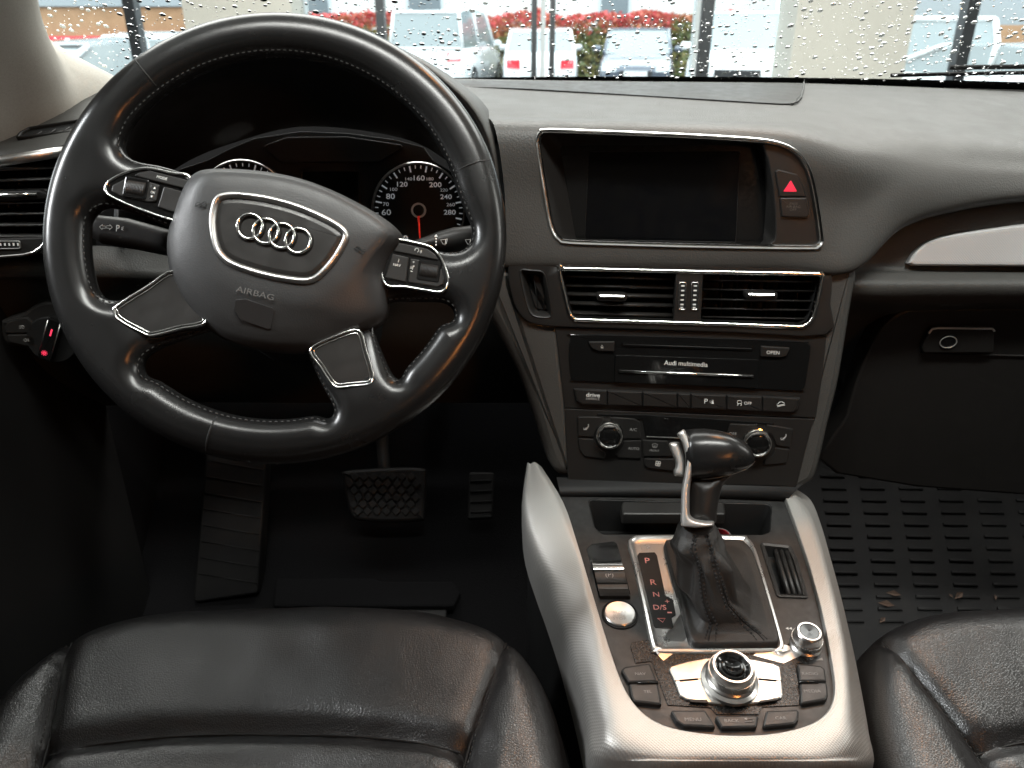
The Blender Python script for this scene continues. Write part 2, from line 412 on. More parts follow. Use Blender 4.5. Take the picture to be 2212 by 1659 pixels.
# openings between the spokes: pixel path along the spokes, joined by an arc of the rim
a0, a1 = angq((575, 540)), angq((2000, 830))
top = cr(W.L([(2040, 985), (2030, 1050), (1985, 1085), (1900, 1083), (1820, 1050)], .004), 4, False) + W.L([(1600, 960), (1150, 820)], .004) + \
      cr(W.L([(820, 752), (690, 712), (590, 695), (540, 665), (525, 615)], .004), 4, False)
top = top + arc(a0, a1, RI, 60)
lef = cr(W.L([(402, 925), (445, 893), (530, 905), (640, 945), (745, 985)], .004), 4, False) + W.L([(745, 1165)], .004) + \
      cr(W.L([(700, 1195), (560, 1275), (500, 1298), (440, 1283), (408, 1235)], .004), 4, False)
lef = lef + arc(angq((400, 1220)), angq((398, 940)) - 2 * math.pi if angq((398, 940)) > angq((400, 1220)) else angq((398, 940)), RI, 14)
ba0, ba1 = angq((650, 1680)), angq((1380, 1850))
bot = cr(W.L([(1420, 1815), (1445, 1780), (1430, 1740), (1385, 1660), (1330, 1540)], .004), 4, False) + W.L([(1250, 1450), (1000, 1400)], .004) + \
      cr(W.L([(860, 1440), (720, 1490), (640, 1530), (610, 1575), (628, 1630)], .004), 4, False)
bot = bot + arc(ba0, ba1, RI, 30)
rig = cr(W.L([(1725, 1648), (1690, 1610), (1650, 1520), (1610, 1420)], .004), 4, False) + W.L([(1640, 1320)], .004) + \
      cr(W.L([(1700, 1300), (1820, 1302), (1915, 1305), (1958, 1335), (1966, 1385)], .004), 4, False)
rig = rig + arc(angq((1950, 1430)), angq((1800, 1640)), RI, 14)
top, lef, bot, rig = [relax(l) for l in (top, lef, bot, rig)]
def wheel_h(x, y):
    r = math.hypot(x, y); t = min(1, max(0, (r - .095) / .062)); t = t * t * (3 - 2 * t)
    return .0045 + .0105 * t
inflate('leather_rim', W, [(RO * math.cos(i * math.pi / 120), RO * math.sin(i * math.pi / 120)) for i in range(240)], [top, lef, bot, rig],
        .0168, wheel_h, lambda x, y: .015, M['rim'], wheel, spc=.0042, bs=.0028)
# stitching on the inner side of the rim
def on_rim(l, d):
    l2 = inset(ccw(l)[::-1], d); out = []
    g = math.sqrt(1 - (1 - d / .0168) ** 2)
    return [W.P(x, y, wheel_h(x, y) * g) for x, y in l2]
for l, nm in ((top, 'stitching'), (lef, 'stitching'), (bot, 'stitching'), (rig, 'stitching')):
    P_ = on_rim(densify(l, .003), .0022)
    dashes(nm, P_, [((p - W.o).normalized() * -.6 + W.n).normalized() for p in P_], M['stitch'], wheel, ln=.0026, gap=.0022, r=.00035)
# seams where the leather panels meet, wrapped round the rim
def seam(qa):
    x, y = wc(qa); r = math.hypot(x, y); e = Vector((x / r, y / r)); rm = (RO + RI) / 2
    pts = []
    for k in range(28):
        t = 2 * math.pi * k / 28; rr = rm + .0173 * math.cos(t); pts.append(W.P(e.x * rr, e.y * rr, .0153 * math.sin(t)))
    tube('rim_seam', pts, .00075, M['groove'], wheel, 6, True)
for q in ((655, 345), (2060, 720), (925, 1865)): seam(q)
# hub cover
hubq = [(905, 735), (1000, 733), (1150, 745), (1300, 775), (1450, 830), (1590, 900), (1690, 965), (1738, 1015), (1735, 1050), (1695, 1110), (1668, 1190), (1672, 1280), (1662, 1360),
        (1610, 1408), (1530, 1445), (1430, 1490), (1300, 1518), (1150, 1512), (1000, 1480), (890, 1420), (800, 1330), (742, 1220), (720, 1120), (720, 1030), (740, 950), (770, 860), (808, 785), (850, 748)]
faceq = [(915, 745), (1000, 743), (1150, 755), (1300, 785), (1440, 838), (1560, 905), (1635, 955), (1670, 998), (1655, 1042), (1610, 1095), (1560, 1155), (1500, 1230), (1430, 1285),
         (1370, 1315), (1290, 1325), (1200, 1320), (1120, 1308), (1030, 1280), (960, 1245), (900, 1195), (858, 1125), (835, 1050), (828, 980), (830, 920), (832, 870), (838, 830), (850, 795), (875, 762)]
l0 = cr(W.L(hubq, .008), 4); l1 = cr(W.L(faceq, .028), 4)
def lerp2(a, b, t): return [(p[0] + (q[0] - p[0]) * t, p[1] + (q[1] - p[1]) * t) for p, q in zip(a, b)]
cen = W.uv((1190, 1030), .028)
hub_loops = [[W.P(x, y, -.012) for x, y in l0], [W.P(x, y, .004) for x, y in l0], [W.P(x, y, .0105) for x, y in lerp2(l0, l1, .06)], [W.P(x, y, .0160) for x, y in lerp2(l0, l1, .22)],
             [W.P(x, y, .0218) for x, y in lerp2(l0, l1, .55)], [W.P(x, y, .0252) for x, y in lerp2(l0, l1, .85)], [W.P(x, y, .0268) for x, y in lerp2(l0, l1, 1)]]
for k, z in ((.1, .0282), (.22, .0290), (.45, .0296), (.75, .030), (.97, .0302)):
    hub_loops.append([W.P(x + (cen[0] - x) * k, y + (cen[1] - y) * k, z) for x, y in l1])
loft('airbag_cover', hub_loops, M['hub'], wheel, sharp=60)
# badge frame and plate
bq = cr(W.L([(903, 965), (908, 905), (925, 855), (962, 833), (1045, 830), (1170, 848), (1300, 885), (1420, 938), (1485, 980), (1506, 1015), (1492, 1060), (1445, 1135), (1385, 1198), (1340, 1220),
              (1285, 1222), (1180, 1206), (1080, 1180), (990, 1146), (940, 1104), (914, 1045)], .031), 4)
fb = lof('badge_frame', W, bq, [(-.0006, .026), (-.0003, .0305), (.001, .0326), (.0024, .033), (.0042, .0318), (.0052, .0295)], M['satin'], wheel, False, False, 60)
lof('badge_plate', W, inset(ccw(bq), .0053), [(-.0005, .027), (0, .0298), (.0012, .0304), (.0035, .0308)], M['brushed'], wheel)
bd = []
for cxq, cyq in ((1080, 978), (1149, 998), (1218, 1018), (1288, 1039)):
    x, y = W.uv((cxq, cyq), .0325); bd.append((x, y))
rr_ = .0097
for x, y in bd: tube('badge_ring', [W.P(x + rr_ * math.cos(t), y + rr_ * math.sin(t), .0326) for t in [2 * math.pi * k / 48 for k in range(48)]], .0012, M['chrome'], wheel, 8, True)
for x, y in bd: tube('badge_shade_ring', [W.P(x + rr_ * math.cos(t), y + rr_ * math.sin(t), .0312) for t in [2 * math.pi * k / 48 for k in range(48)]], .0021, M['groove'], wheel, 8, True)  # dark rings stand in for shade under the badge rings
tw = -.235
txt(W, 'AIRBAG', (1102, 1266), 168, M['faint'], wheel, .0302, tw, .75, name='airbag_lettering')
for qx, qy, rt in ((862, 884, .1), (1552, 1078, -.5)):
    x, y = W.uv((qx, qy), .0298)
    f2 = W.sub(x, y, .0297, rt)
    tube('horn_mark', [f2.P(*p) for p in cr([(-.004, -.001, 0), (.001, .0004, 0), (.0045, .0022, 0), (.0045, -.002, 0), (.001, -.0004, 0)], 4)], .00028, M['groove'], wheel, 5)
    tube('horn_mark', [f2.P(x_, y_, 0) for x_, y_ in ell(-.001, 0, .0022, .0018, 14)], .00028, M['groove'], wheel, 5, True)
# dark adhesive patch on the lower chamfer of the cover
pa = W.L([(1018, 1292), (1060, 1290), (1180, 1330), (1188, 1340), (1172, 1420), (1160, 1422), (1040, 1380), (1012, 1340)], .021)
pf = Fr(W.P(*W.uv((1100, 1355), .0235), .0235), W.ex, (W.n * .93 - W.ey * .36))
plate('sticker_patch', pf, ccw(pf.L([(1020, 1294), (1062, 1291), (1180, 1330), (1188, 1342), (1172, 1418), (1158, 1420), (1040, 1378), (1024, 1352), (1013, 1340)])), -.003, .0016, M['sticker'], wheel, .0002)
# button pods
def pod(q, hts, nm, mat_=None):
    l = cr(W.L(q, hts), 4); 
    b = lof(nm, W, l, [(-.0005, .000), (0, hts - .002), (.001, hts - .0006), (.003, hts)], mat_ or M['gloss'], wheel)
    return b, l
podL, lL = pod([(452, 815), (468, 782), (520, 750), (580, 730), (645, 722), (740, 742), (830, 772), (800, 960), (740, 955), (660, 930), (560, 893), (485, 858), (458, 838)], .0125, 'button_pod')
podR, lR = pod([(1735, 1032), (1800, 1045), (1860, 1062), (1900, 1098), (1925, 1145), (1942, 1205), (1938, 1240), (1908, 1266), (1850, 1262), (1750, 1245), (1660, 1232), (1640, 1120), (1690, 1040)], .0125, 'button_pod')
for l_, p_ in ((lL, podL), (lR, podR)): ringt('chrome_edge', W, l_, .0022, .009, .0142, M['chrome'], p_)
def wbtn(nm, q, z0, z1, par, r=.001, m='plastic', b=.0008):
    return plate(nm, W, rp(W.L(q, z1), r), z0, z1, M[m], par, b)
wbtn('mode_button', [(600, 745), (645, 736), (812, 778), (800, 815), (575, 758)], .012, .0145, podL)
txt(W, 'MODE', (700, 768), 46, M['white'], podL, .0147, tw, 1)
wbtn('rocker_panel', [(485, 800), (560, 762), (648, 786), (690, 800), (675, 870), (640, 872), (520, 845), (480, 826)], .012, .0140, podL, .002)
wbtn('blank_button', [(708, 805), (792, 828), (775, 925), (680, 893)], .012, .0143, podL)
wbtn('ok_strip', [(650, 795), (688, 804), (675, 868), (640, 858)], .013, .0144, podL, .0006)
txt(W, 'OK', (661, 831), 20, M['white'], podL, .0146, tw)
for q, s in (((668, 812), 1), ((655, 849), -1)):
    x, y = W.uv(q, .0147); f2 = W.sub(x, y, .0147, tw)
    mk('arrow_mark', [f2.P(-.0011, -.0008 * s), f2.P(.0011, -.0008 * s), f2.P(0, .001 * s)], [(0, 1, 2)], M['white'], podL, smooth=False)
def scroller(q, ang, par, L=.0155, r=.0068):
    x, y = W.uv(q, .0145); f2 = W.sub(x, y, .0118, ang)
    plate('scroller_well', f2, rp([(-L * .62, -.0085), (L * .62, -.0085), (L * .62, .0085), (-L * .62, .0085)], .002), 0, .0028, M['gloss'], par)
    loops = []
    for xx in np.linspace(-L / 2, L / 2, 27):
        i = len(loops); k = 1 - (.06 if i % 2 else 0) - (.2 if i in (0, 26) else 0)
        loops.append([f2.P(xx, r * k * math.cos(2 * math.pi * j / 20), r * k * .75 * math.sin(2 * math.pi * j / 20)) for j in range(20)])
    loft('scroll_wheel', loops, M['plastic'], par, sharp=20)
scroller((586, 812), -.15, podL); scroller((1853, 1170), -.13, podR, .0150)
wbtn('voice_button', [(1722, 1048), (1845, 1075), (1880, 1098), (1895, 1125), (1700, 1085)], .012, .0144, podR)
wbtn('nav_button', [(1695, 1096), (1766, 1112), (1755, 1220), (1662, 1200)], .012, .0144, podR)
wbtn('volume_panel', [(1772, 1116), (1898, 1138), (1920, 1205), (1915, 1228), (1890, 1240), (1762, 1220)], .012, .0140, podR, .0015)
txt(W, 'NAV', (1715, 1145), 32, M['white'], podR, .0147, tw + .05)
txt(W, 'i', (1722, 1126), 2.6, M['white'], podR, .0147, tw)
txt(W, '+', (1787, 1132), 9, M['white'], podR, .0147, tw); txt(W, '-', (1778, 1172), 9, M['white'], podR, .0147, tw)
x, y = W.uv((1781, 1155), .0147); f2 = W.sub(x, y, .0147, tw)
tube('mute_mark', [f2.P(*p, 0) for p in ((-.0012, -.0007), (-.0004, -.0007), (.0006, -.0018), (.0006, .0018), (-.0004, .0007), (-.0012, .0007))], .0002, M['white'], podR, 5, True)
tube('mute_mark', [f2.P(-.0016, -.0016, .0001), f2.P(.0016, .0016, .0001)], .0002, M['white'], podR, 5)
x, y = W.uv((1806, 1082), .0147); f2 = W.sub(x, y, .0147, tw)
tube('voice_mark', [f2.P(.0016 * math.cos(t) - .001, .0016 * math.sin(t), 0) for t in np.linspace(-1.2, 3.6, 14)], .00022, M['white'], podR, 5)
for k in (1, 2): tube('voice_mark', [f2.P(.0009 * k * math.cos(t) + .0012, .0009 * k * math.sin(t) - .0004, 0) for t in np.linspace(-.8, .8, 6)], .0002, M['white'], podR, 5)
# lower spoke inserts
for q in ([(760, 1170), (640, 1238), (508, 1322), (498, 1352), (520, 1388), (630, 1448), (672, 1455), (780, 1428), (900, 1395), (880, 1270)],
          [(1340, 1510), (1385, 1590), (1432, 1660), (1465, 1678), (1530, 1672), (1600, 1664), (1619, 1640), (1614, 1600), (1590, 1520), (1555, 1425), (1450, 1450)]):
    l = cr(W.L(q, .0105), 4); ins = lof('spoke_insert', W, l, [(-.0004, 0), (0, .0115), (.0012, .0128), (.0022, .0130)], M['brushed'], wheel)
    ringt('chrome_edge', W, l, .0018, .009, .0146, M['chrome'], ins); ringt('chrome_edge', W, inset(ccw(l), .0030), .0009, .010, .0137, M['chrome'], ins)
# column shroud behind the wheel
colf = Fr(W.P(0, -.005, -.02), W.ex, W.n)
lof('column_shroud', colf, rp([(-.05, -.075), (.05, -.075), (.062, .03), (.03, .05), (-.03, .05), (-.062, .03)], .025), [(.004, 0), (0, -.006), (-.006, -.06), (-.012, -.15)], M['dark'], wheel)

# ================================================================== STALKS
st = thing('indicator_stalk', 'black lighting stalk with arrow marks seen through the wheel, beside the air vent', 'stalk', W.P(-.06, .0, -.05))
def stalk(root, q, zc, ext, mat_):
    l = ccw(rp(W.L(q, zc), .004)); return inflate('lever', W, l, [], .009, .010, .012, mat_, root, spc=.005, bs=.004, z0=zc)
stalk(st, [(382, 985), (400, 945), (432, 932), (560, 945), (760, 1000), (760, 1112), (600, 1080), (440, 1052), (388, 1020)], -.052, 0, M['plastic'])
txt(W, 'P', (509, 986), 14, M['white'], st, -.0410, -.05, 1.3)
for k, s in ((443, -1), (472, 1)):
    x, y = W.uv((k, 981), -.041); f2 = W.sub(x, y, -.0410, -.05)
    tube('arrow_mark', [f2.P(s * a, b, 0) for a, b in ((.0026, 0), (.0002, .0022), (.0002, .001), (-.0024, .001), (-.0024, -.001), (.0002, -.001), (.0002, -.0022))], .00022, M['white'], st, 5, True)
x, y = W.uv((521, 987), -.041); f2 = W.sub(x, y, -.0410, -.05)
for a in (-.5, 0, .5): tube('lamp_mark', [f2.P(.0004 + .0006 * math.cos(a), .003 * math.sin(a) * .5, 0), f2.P(.0026, .0034 * math.sin(a), 0)], .0002, M['white'], st, 5)
st2 = thing('wiper_stalk', 'grey wiper stalk with white wiper symbols in front of the speedometer', 'stalk', W.P(.06, .0, -.05))
stalk(st2, [(1700, 1060), (1790, 1040), (1850, 1020), (1900, 1000), (1960, 984), (2040, 975), (2075, 985), (2080, 1040), (2040, 1075), (1960, 1086), (1850, 1090), (1700, 1110)], -.052, 0, M['plastic'])
for q, s in (((1920, 1045), 1), ((2026, 1045), -1)):
    x, y = W.uv(q, -.041); f2 = W.sub(x, y, -.0412, .15)
    tube('wiper_mark', [f2.P(*p, 0) for p in ((-.003, .0022), (.003, .0022), (.0014, -.0018), (-.0014, -.0018))], .00025, M['white'], st2, 5, True)
    tube('wiper_mark', [f2.P(0, -.003, 0), f2.P(.0016, .0016, 0)], .00025, M['white'], st2, 5)
for k in range(4):
    x, y = W.uv((1884, 1018 + k * 13), -.041); f2 = W.sub(x, y, -.0412)
    if k == 0: mk('arrow_mark', [f2.P(-.0016, -.001), f2.P(.0016, -.001), f2.P(0, .0014)], [(0, 1, 2)], M['white'], st2, smooth=False)
    else: box('dash_mark', f2, -.0006, .0006, -.0007, .0007, 0, .0002, M['white'], st2, .00005)

# ================================================================== INSTRUMENT CLUSTER
cl = thing('instrument_cluster', 'dark instrument cluster with speedometer and rev counter behind the wheel', 'instrument cluster', I.o)
backq = [(600, 1150), (640, 800), (780, 730), (900, 690), (985, 645), (1100, 597), (1300, 567), (1500, 575), (1700, 602), (1830, 635), (1868, 690), (1940, 735), (2010, 800), (2060, 900), (2080, 1150)]
plate('face_panel', I, ccw(I.L(backq, -.012)), -.03, -.012, M['dark'], cl)
plate('upper_shade', I, rp(I.L([(1130, 632), (1240, 592), (1500, 590), (1735, 625), (1735, 640), (1640, 700), (1210, 700)], -.004), .004), -.012, -.004, M['plastic'], cl)
plate('centre_display', I, rp(I.L([(1305, 742), (1548, 742), (1555, 1000), (1300, 1000)], -.006), .002), -.012, -.007, M['screen'], cl)
ringt('display_frame', I, rp(I.L([(1300, 735), (1550, 735), (1560, 1010), (1295, 1010)], -.006), .002), .0012, -.012, -.0055, M['plastic'], cl)
def dial(nm, q, rq):
    x, y = I.uv(q, 0); x2, _ = I.uv((q[0] + rq, q[1]), 0); r = x2 - x; f2 = I.sub(x, y, -.010)
    d = lathe(nm, f2, [(r, 0), (r, .006), (r * .95, .0065), (r * .945, .002), (.001, .0018)], M['gloss' if 0 else 'dark'], cl, 64)
    lathe('dial_ring', f2, [(r * .945, .004), (r * .95, .0075), (r * .97, .0085), (r * .985, .0075), (r * .99, .004)], M['satin'], d, 64)
    return d, f2, r
d1, fs, r1 = dial('speedometer_dial', (1806, 908), 207)
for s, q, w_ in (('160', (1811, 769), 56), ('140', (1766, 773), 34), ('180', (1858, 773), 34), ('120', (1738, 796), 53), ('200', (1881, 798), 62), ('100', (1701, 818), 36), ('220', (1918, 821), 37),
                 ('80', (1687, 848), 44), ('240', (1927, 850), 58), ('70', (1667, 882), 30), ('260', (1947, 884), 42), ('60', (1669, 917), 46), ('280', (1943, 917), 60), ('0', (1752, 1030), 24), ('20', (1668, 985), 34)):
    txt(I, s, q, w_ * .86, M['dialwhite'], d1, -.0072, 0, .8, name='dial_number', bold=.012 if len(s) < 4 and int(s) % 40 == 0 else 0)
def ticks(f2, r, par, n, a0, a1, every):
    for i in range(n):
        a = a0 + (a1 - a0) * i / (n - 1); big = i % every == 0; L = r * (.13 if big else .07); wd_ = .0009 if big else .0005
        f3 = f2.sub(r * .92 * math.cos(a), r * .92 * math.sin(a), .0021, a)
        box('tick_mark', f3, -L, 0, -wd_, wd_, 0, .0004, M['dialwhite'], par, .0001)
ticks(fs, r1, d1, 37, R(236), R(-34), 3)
lathe('needle_hub_ring', fs.sub(0, 0, .002), [(r1 * .12, 0), (r1 * .12, .004), (r1 * .155, .004), (r1 * .155, 0)], M['satin'], d1, 32)
lathe('needle_hub', fs.sub(0, 0, .002), [(r1 * .12, 0), (r1 * .11, .006), (.0005, .007)], M['dark'], d1, 24)
tube('needle', [fs.P(0, -r1 * .12, .0075), fs.P(r1 * .03, -r1 * .75, .006)], [.0014, .0005], M['needle'], d1, 6)
d2, ft, r2 = dial('rev_counter_dial', (1050, 898), 207)
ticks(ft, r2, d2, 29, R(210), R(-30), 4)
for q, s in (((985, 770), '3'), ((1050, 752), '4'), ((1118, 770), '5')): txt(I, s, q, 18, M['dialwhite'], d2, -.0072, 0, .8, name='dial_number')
from mathutils.bvhtree import BVHTree
def bvh(o):
    m = wm(o); return BVHTree.FromPolygons([m @ v.co for v in o.data.vertices], [tuple(p.vertices) for p in o.data.polygons])
def drape(tree, q, lift=0.0):
    h = tree.ray_cast(CAM, ray(q).normalized()); p = h[0] if h[0] else at(q, 1.0); n = h[1] if h[0] else Vector((0, 0, 1))
    if n.dot(ray(q)) > 0: n = -n
    return p + n * lift
def bar(nm, fr, qa, qb, h, t, dep, mt, par, tilt=0.0):
    a, b = fr.uv(qa, h), fr.uv(qb, h); d = Vector(b) - Vector(a); u = d.normalized(); v = Vector((-u.y, u.x))
    sec = [(-t / 2, 0), (0, t * .35), (t / 2, 0), (t / 2 + tilt, -dep), (-t / 2 + tilt, -dep)]
    return loft(nm, [[fr.P(e[0] + v.x * s, e[1] + v.y * s, h + z) for s, z in sec] for e in (a, b)], mt, par)
def cut(o, loop, fr, z0, z1):
    c = lof('cutter', fr, loop, [(0, z0), (0, z1)], None)
    md = o.modifiers.new('b', 'BOOLEAN'); md.operation = 'DIFFERENCE'; md.object = c; md.solver = 'MANIFOLD'
    bpy.context.view_layer.update()
    dg = bpy.context.evaluated_depsgraph_get(); me = bpy.data.meshes.new_from_object(o.evaluated_get(dg))
    o.modifiers.clear(); old = o.data; o.data = me; bpy.data.meshes.remove(old); bpy.data.objects.remove(c)
    me.polygons.foreach_set('use_smooth', [True] * len(me.polygons)); me.set_sharp_from_angle(angle=R(40))

# ================================================================== DASHBOARD BODY
dash = thing('dashboard', 'charcoal soft-touch dashboard spanning the car below the windscreen', 'dashboard', (XC, .95, 1.2))
def dY(q, z=0): return D.P(*D.uv(q, z), z).y
cx_ = [1960, 2212, 2600, 3000, 3400, 3680, 3900, 4150, 4424, 4900]
c0 = iter([1900, 1930, 2000, 2085, 2140, 2182, 2180, 2180])
def rowp(ys, Ys): return [at((x, y), Y) for x, y, Y in zip([next(c0), 2240] + cx_[2:], ys, Ys)]
def onD(ys, z, Yr):
    return [at((x, y), dY((x, y), z - (.009 if i == 5 and y < 1000 else 0)) if i < 6 else Yr[i - 6]) for i, (x, y) in enumerate(zip([next(c0), 2240] + cx_[2:], ys))]
rows = [rowp([338, 345, 350, 354, 358, 366, 374, 384, 397, 420], [1.12, 1.13, 1.14, 1.14, 1.14, 1.13, 1.12, 1.11, 1.09, 1.05]),
        rowp([402, 405, 408, 410, 413, 421, 428, 440, 455, 482], [1.02] * 10),
        rowp([450, 455, 461, 468, 476, 489, 500, 515, 535, 565], [.935, .935, .935, .935, .93, .93, .935, .94, .94, .94]),
        rowp([498, 503, 509, 516, 528, 555, 575, 600, 625, 650], [.868, .868, .865, .862, .858, .858, .858, .862, .864, .864]),
        onD([560, 560, 562, 570, 590, 670, 680, 690, 705, 720], .000, [.808, .824, .832, .836]),
        onD([850, 850, 850, 850, 860, 900, 800, 770, 765, 765], .002, [.788, .803, .813, .818]),
        onD([1128, 1128, 1130, 1134, 1140, 1150, 960, 885, 848, 820], .002, [.780, .794, .803, .808]),
        [at((x, y), Y) for x, y, Y in zip([2180, 2240] + cx_[2:], [1150, 1150, 1152, 1156, 1162, 1172, 985, 910, 872, 842], [dY((x_, 1160), -.010) for x_ in [2180, 2240] + cx_[2:6]] + [.795, .812, .822, .828])]]
pad = grid('dash_pad', rows, M['dash'], dash, 7, .022, 60)
T_pad = bvh(pad)
bez_q = mp(TR, (103, 600), (118, 570), (150, 557), (400, 565), (700, 577), (950, 590), (1100, 602), (1180, 621), (1235, 651), (1272, 694), (1302, 762), (1326, 880), (1345, 1015), (1344, 1050), (1325, 1070),
           (1285, 1077), (900, 1072), (500, 1062), (245, 1053), (200, 1038), (174, 1005), (155, 945), (130, 800), (108, 655))
bez = ccw(cr(D.L(bez_q, .004), 4))
cut(pad, inset(bez, .002), D, -.09, .06)
# centre speaker lid on the dash top
spk = [[drape(T_pad, TR(x, y), .0016) for x, y in r] for r in (
    [(-300, 352), (0, 355), (400, 358), (800, 361), (1150, 364), (1256, 367)],
    [(-300, 366), (0, 372), (400, 384), (800, 398), (1140, 410), (1246, 412)],
    [(-300, 374), (0, 386), (400, 408), (800, 432), (1130, 452), (1215, 452)])]
grid('speaker_lid', spk, M['plastic'], dash, 5, .003)
tube('lid_edge', [drape(T_pad, TR(x, y), .002) for x, y in ((1260, 362), (1256, 395), (1248, 425), (1232, 446), (1205, 456))], .0013, M['dash'], dash, 6)
# instrument hood: inner cavern, lip and outer skin
hood = [[at(q, Y) for q in r] for Y, r in (
    (.925, [(620, 1010), (650, 830), (790, 710), (1000, 620), (1300, 548), (1650, 578), (1880, 660), (2050, 850), (2090, 1250)]),
    (.86, [(560, 1010), (605, 720), (760, 540), (980, 410), (1300, 360), (1650, 400), (1900, 560), (2085, 800), (2130, 1250)]),
    (.80, [(520, 1010), (552, 650), (695, 440), (900, 290), (1250, 195), (1600, 222), (1880, 370), (2085, 640), (2150, 1200)]),
    (.787, [(512, 1010), (540, 640), (682, 425), (892, 270), (1250, 172), (1606, 198), (1897, 345), (2103, 615), (2165, 1150)]),
    (.80, [(505, 1010), (533, 630), (672, 412), (888, 258), (1250, 160), (1612, 184), (1912, 330), (2120, 590), (2180, 1100)]),
    (.90, [(490, 1010), (530, 620), (672, 405), (886, 250), (1250, 152), (1620, 180), (1985, 368), (2150, 575), (2192, 1000)]))]
grid('instrument_hood', hood, M['plastic'], dash, 6)
lipg = [hood[3], [p + Vector((0, .0, .0025)) for p in hood[4]], [p + Vector((0, 0, .003)) for p in hood[5]]]
grid('hood_skin', lipg, M['dash'], dash, 6)
# passenger side below the overhang
bx = [3640, 3760, 3900, 4150, 4424, 4900]
def rb(ys, Ys): return [at((x, y), Y) for x, y, Y in zip(bx, ys, Ys)]
grid('passenger_fascia', [rb([1010, 930, 850, 800, 770, 740], [.845] * 6), rb([1080, 1020, 960, 930, 905, 880], [.822, .822, .822, .824, .824, .824]),
     rb([1150] * 6, [.810] * 6), rb([1190, 1185, 1182, 1180, 1180, 1180], [.795, .795, .798, .80, .80, .80]), rb([1240, 1235, 1232, 1230, 1230, 1230], [.785, .783, .784, .784, .784, .784]),
     rb([1300, 1296, 1294, 1292, 1292, 1292], [.793, .788, .788, .788, .788, .788]), rb([1380, 1350, 1336, 1332, 1332, 1332], [.835, .822, .812, .810, .810, .810]), rb([1700, 1500, 1400, 1380, 1380, 1380], [.95, .92, .90, .90, .90, .90])],
     M['dash'], dash, 6, .01)
S = Fr(at((4100, 1080), .806), (1, 0, 0), nrm(14, -3))
sil = ccw(cr(S.L(mp(TR, (1717, 1135), (1745, 1092), (1795, 1052), (1870, 1026), (2000, 1004), (2212, 976), (2500, 945))), 4, False) + S.L(mp(TR, (2500, 1146), (2212, 1145), (1735, 1143))))
inl = lof('silver_inlay', S, sil, [(-.002, -.02), (-.001, .0), (.0006, .0018), (.003, .002)], M['trimv'], dash)
G = Fr(at((3900, 1500), .824), (1, 0, 0), nrm(-3, -3))
gl = thing('glove_box', 'black glove box lid with lock below the silver dash inlay', 'glove box', G.o)
gq = mp(TR, (1780, 1330), (1690, 1342), (1622, 1390), (1570, 1455), (1505, 1590), (1440, 1800), (1400, 2050), (2600, 2100), (2700, 1332), (2212, 1329))
plate('lid', G, ccw(cr(G.L(gq), 3)), -.03, .0, M['plastic'], gl, .004)
hq = mp(TR, (1770, 1500), (1790, 1450), (1812, 1418), (1840, 1414), (2075, 1418), (2085, 1430), (2082, 1526), (1775, 1526))
lt = plate('latch', G, rp(G.L(hq, .006), .004), -.002, .007, M['plastic'], gl, .002)
tube('latch_edge', [G.P(*G.uv(TR(*p), .0075), .0075) for p in ((1800, 1440), (1815, 1421), (1840, 1417), (2075, 1420), (2083, 1430))], .0013, M['spine'], lt, 6)
tube('latch_rim', [G.P(*G.uv(TR(*p), .001), .001) for p in ((1762, 1525), (1900, 1531), (2212, 1537), (2600, 1540))], .0012, M['plastic'], gl, 6)
x, y = G.uv(TR(1883, 1476), .007)
lathe('lock_cylinder', G.sub(x, y, .006), [(.0095, 0), (.0095, .0018), (.0085, .0024), (.0078, .0014), (.0005, .0014)], M['gloss'], gl, 28)
tube('lock_ring', [G.P(x + .009 * math.cos(t), y + .007 * math.sin(t), .0083) for t in [2 * math.pi * k / 28 for k in range(28)]], .0006, M['spine'], gl, 5, True)
# cheeks either side of the centre stack
ck = ccw(cr(D.L(mp(TR, (1330, 1135), (1330, 1250), (1320, 1440), (1300, 1640)) + mp(BR, (1270, 90), (1230, 280), (1190, 474), (1290, 450), (1335, 390), (1385, 180), (1425, 20)) + mp(TR, (1447, 1560), (1476, 1380), (1497, 1260), (1508, 1185), (1480, 1140)), .003), 4))
lof('stack_cheek', D, ck, [(-.01, -.28), (-.006, -.08), (-.001, -.020), (.0012, -.011), (.004, -.0065), (.009, -.0045)], M['dash'], dash)
ck2 = ccw(cr(D.L(mp(Z2, (-130, 70), (30, 85), (132, 135), (142, 230), (182, 340), (250, 400), (330, 440), (430, 490), (460, 750), (490, 1000), (507, 1250), (510, 1452), (380, 1452), (300, 1330), (220, 1080), (120, 800), (0, 560), (-90, 380), (-130, 220)), .002), 4))
lof('stack_cheek', D, ck2, [(-.004, -.28), (-.002, -.05), (0, -.022), (.003, -.011), (.009, -.006), (.014, -.0045)], M['dash'], dash)

# ================================================================== INFOTAINMENT DISPLAY
dp = thing('infotainment_display', 'switched-off screen in a chrome-edged recess at the top of the centre stack', 'display', D.o)
lof('chrome_frame', D, bez, [(-.0012, -.014), (-.0010, .0035), (.0004, .0052), (.0016, .0042), (.0024, .0034), (.0034, .0042), (.0042, .003), (.0046, -.004)], M['chrome'], dp, False, False, 50)
wall_t = ccw(rp(D.L(mp(TR, (112, 562), (1092, 598), (1140, 850), (1142, 1062), (170, 1058)), 0), [.012, .006, .004, .004, .016]))
wall_b = ccw(rp(D.L(mp(TR, (205, 630), (1078, 622), (1098, 850), (1085, 1056), (278, 1040)), -.030), [.004, .004, .004, .006, .004]))
n_ = 160; wt, wb = resample(wall_t, n_), resample(wall_b, n_)
loft('recess_wall', [[D.P(x, y, -.001) for x, y in wt], [D.P(x, y, -.030) for x, y in wb]], M['plastic'], dp, False, False, sharp=70)
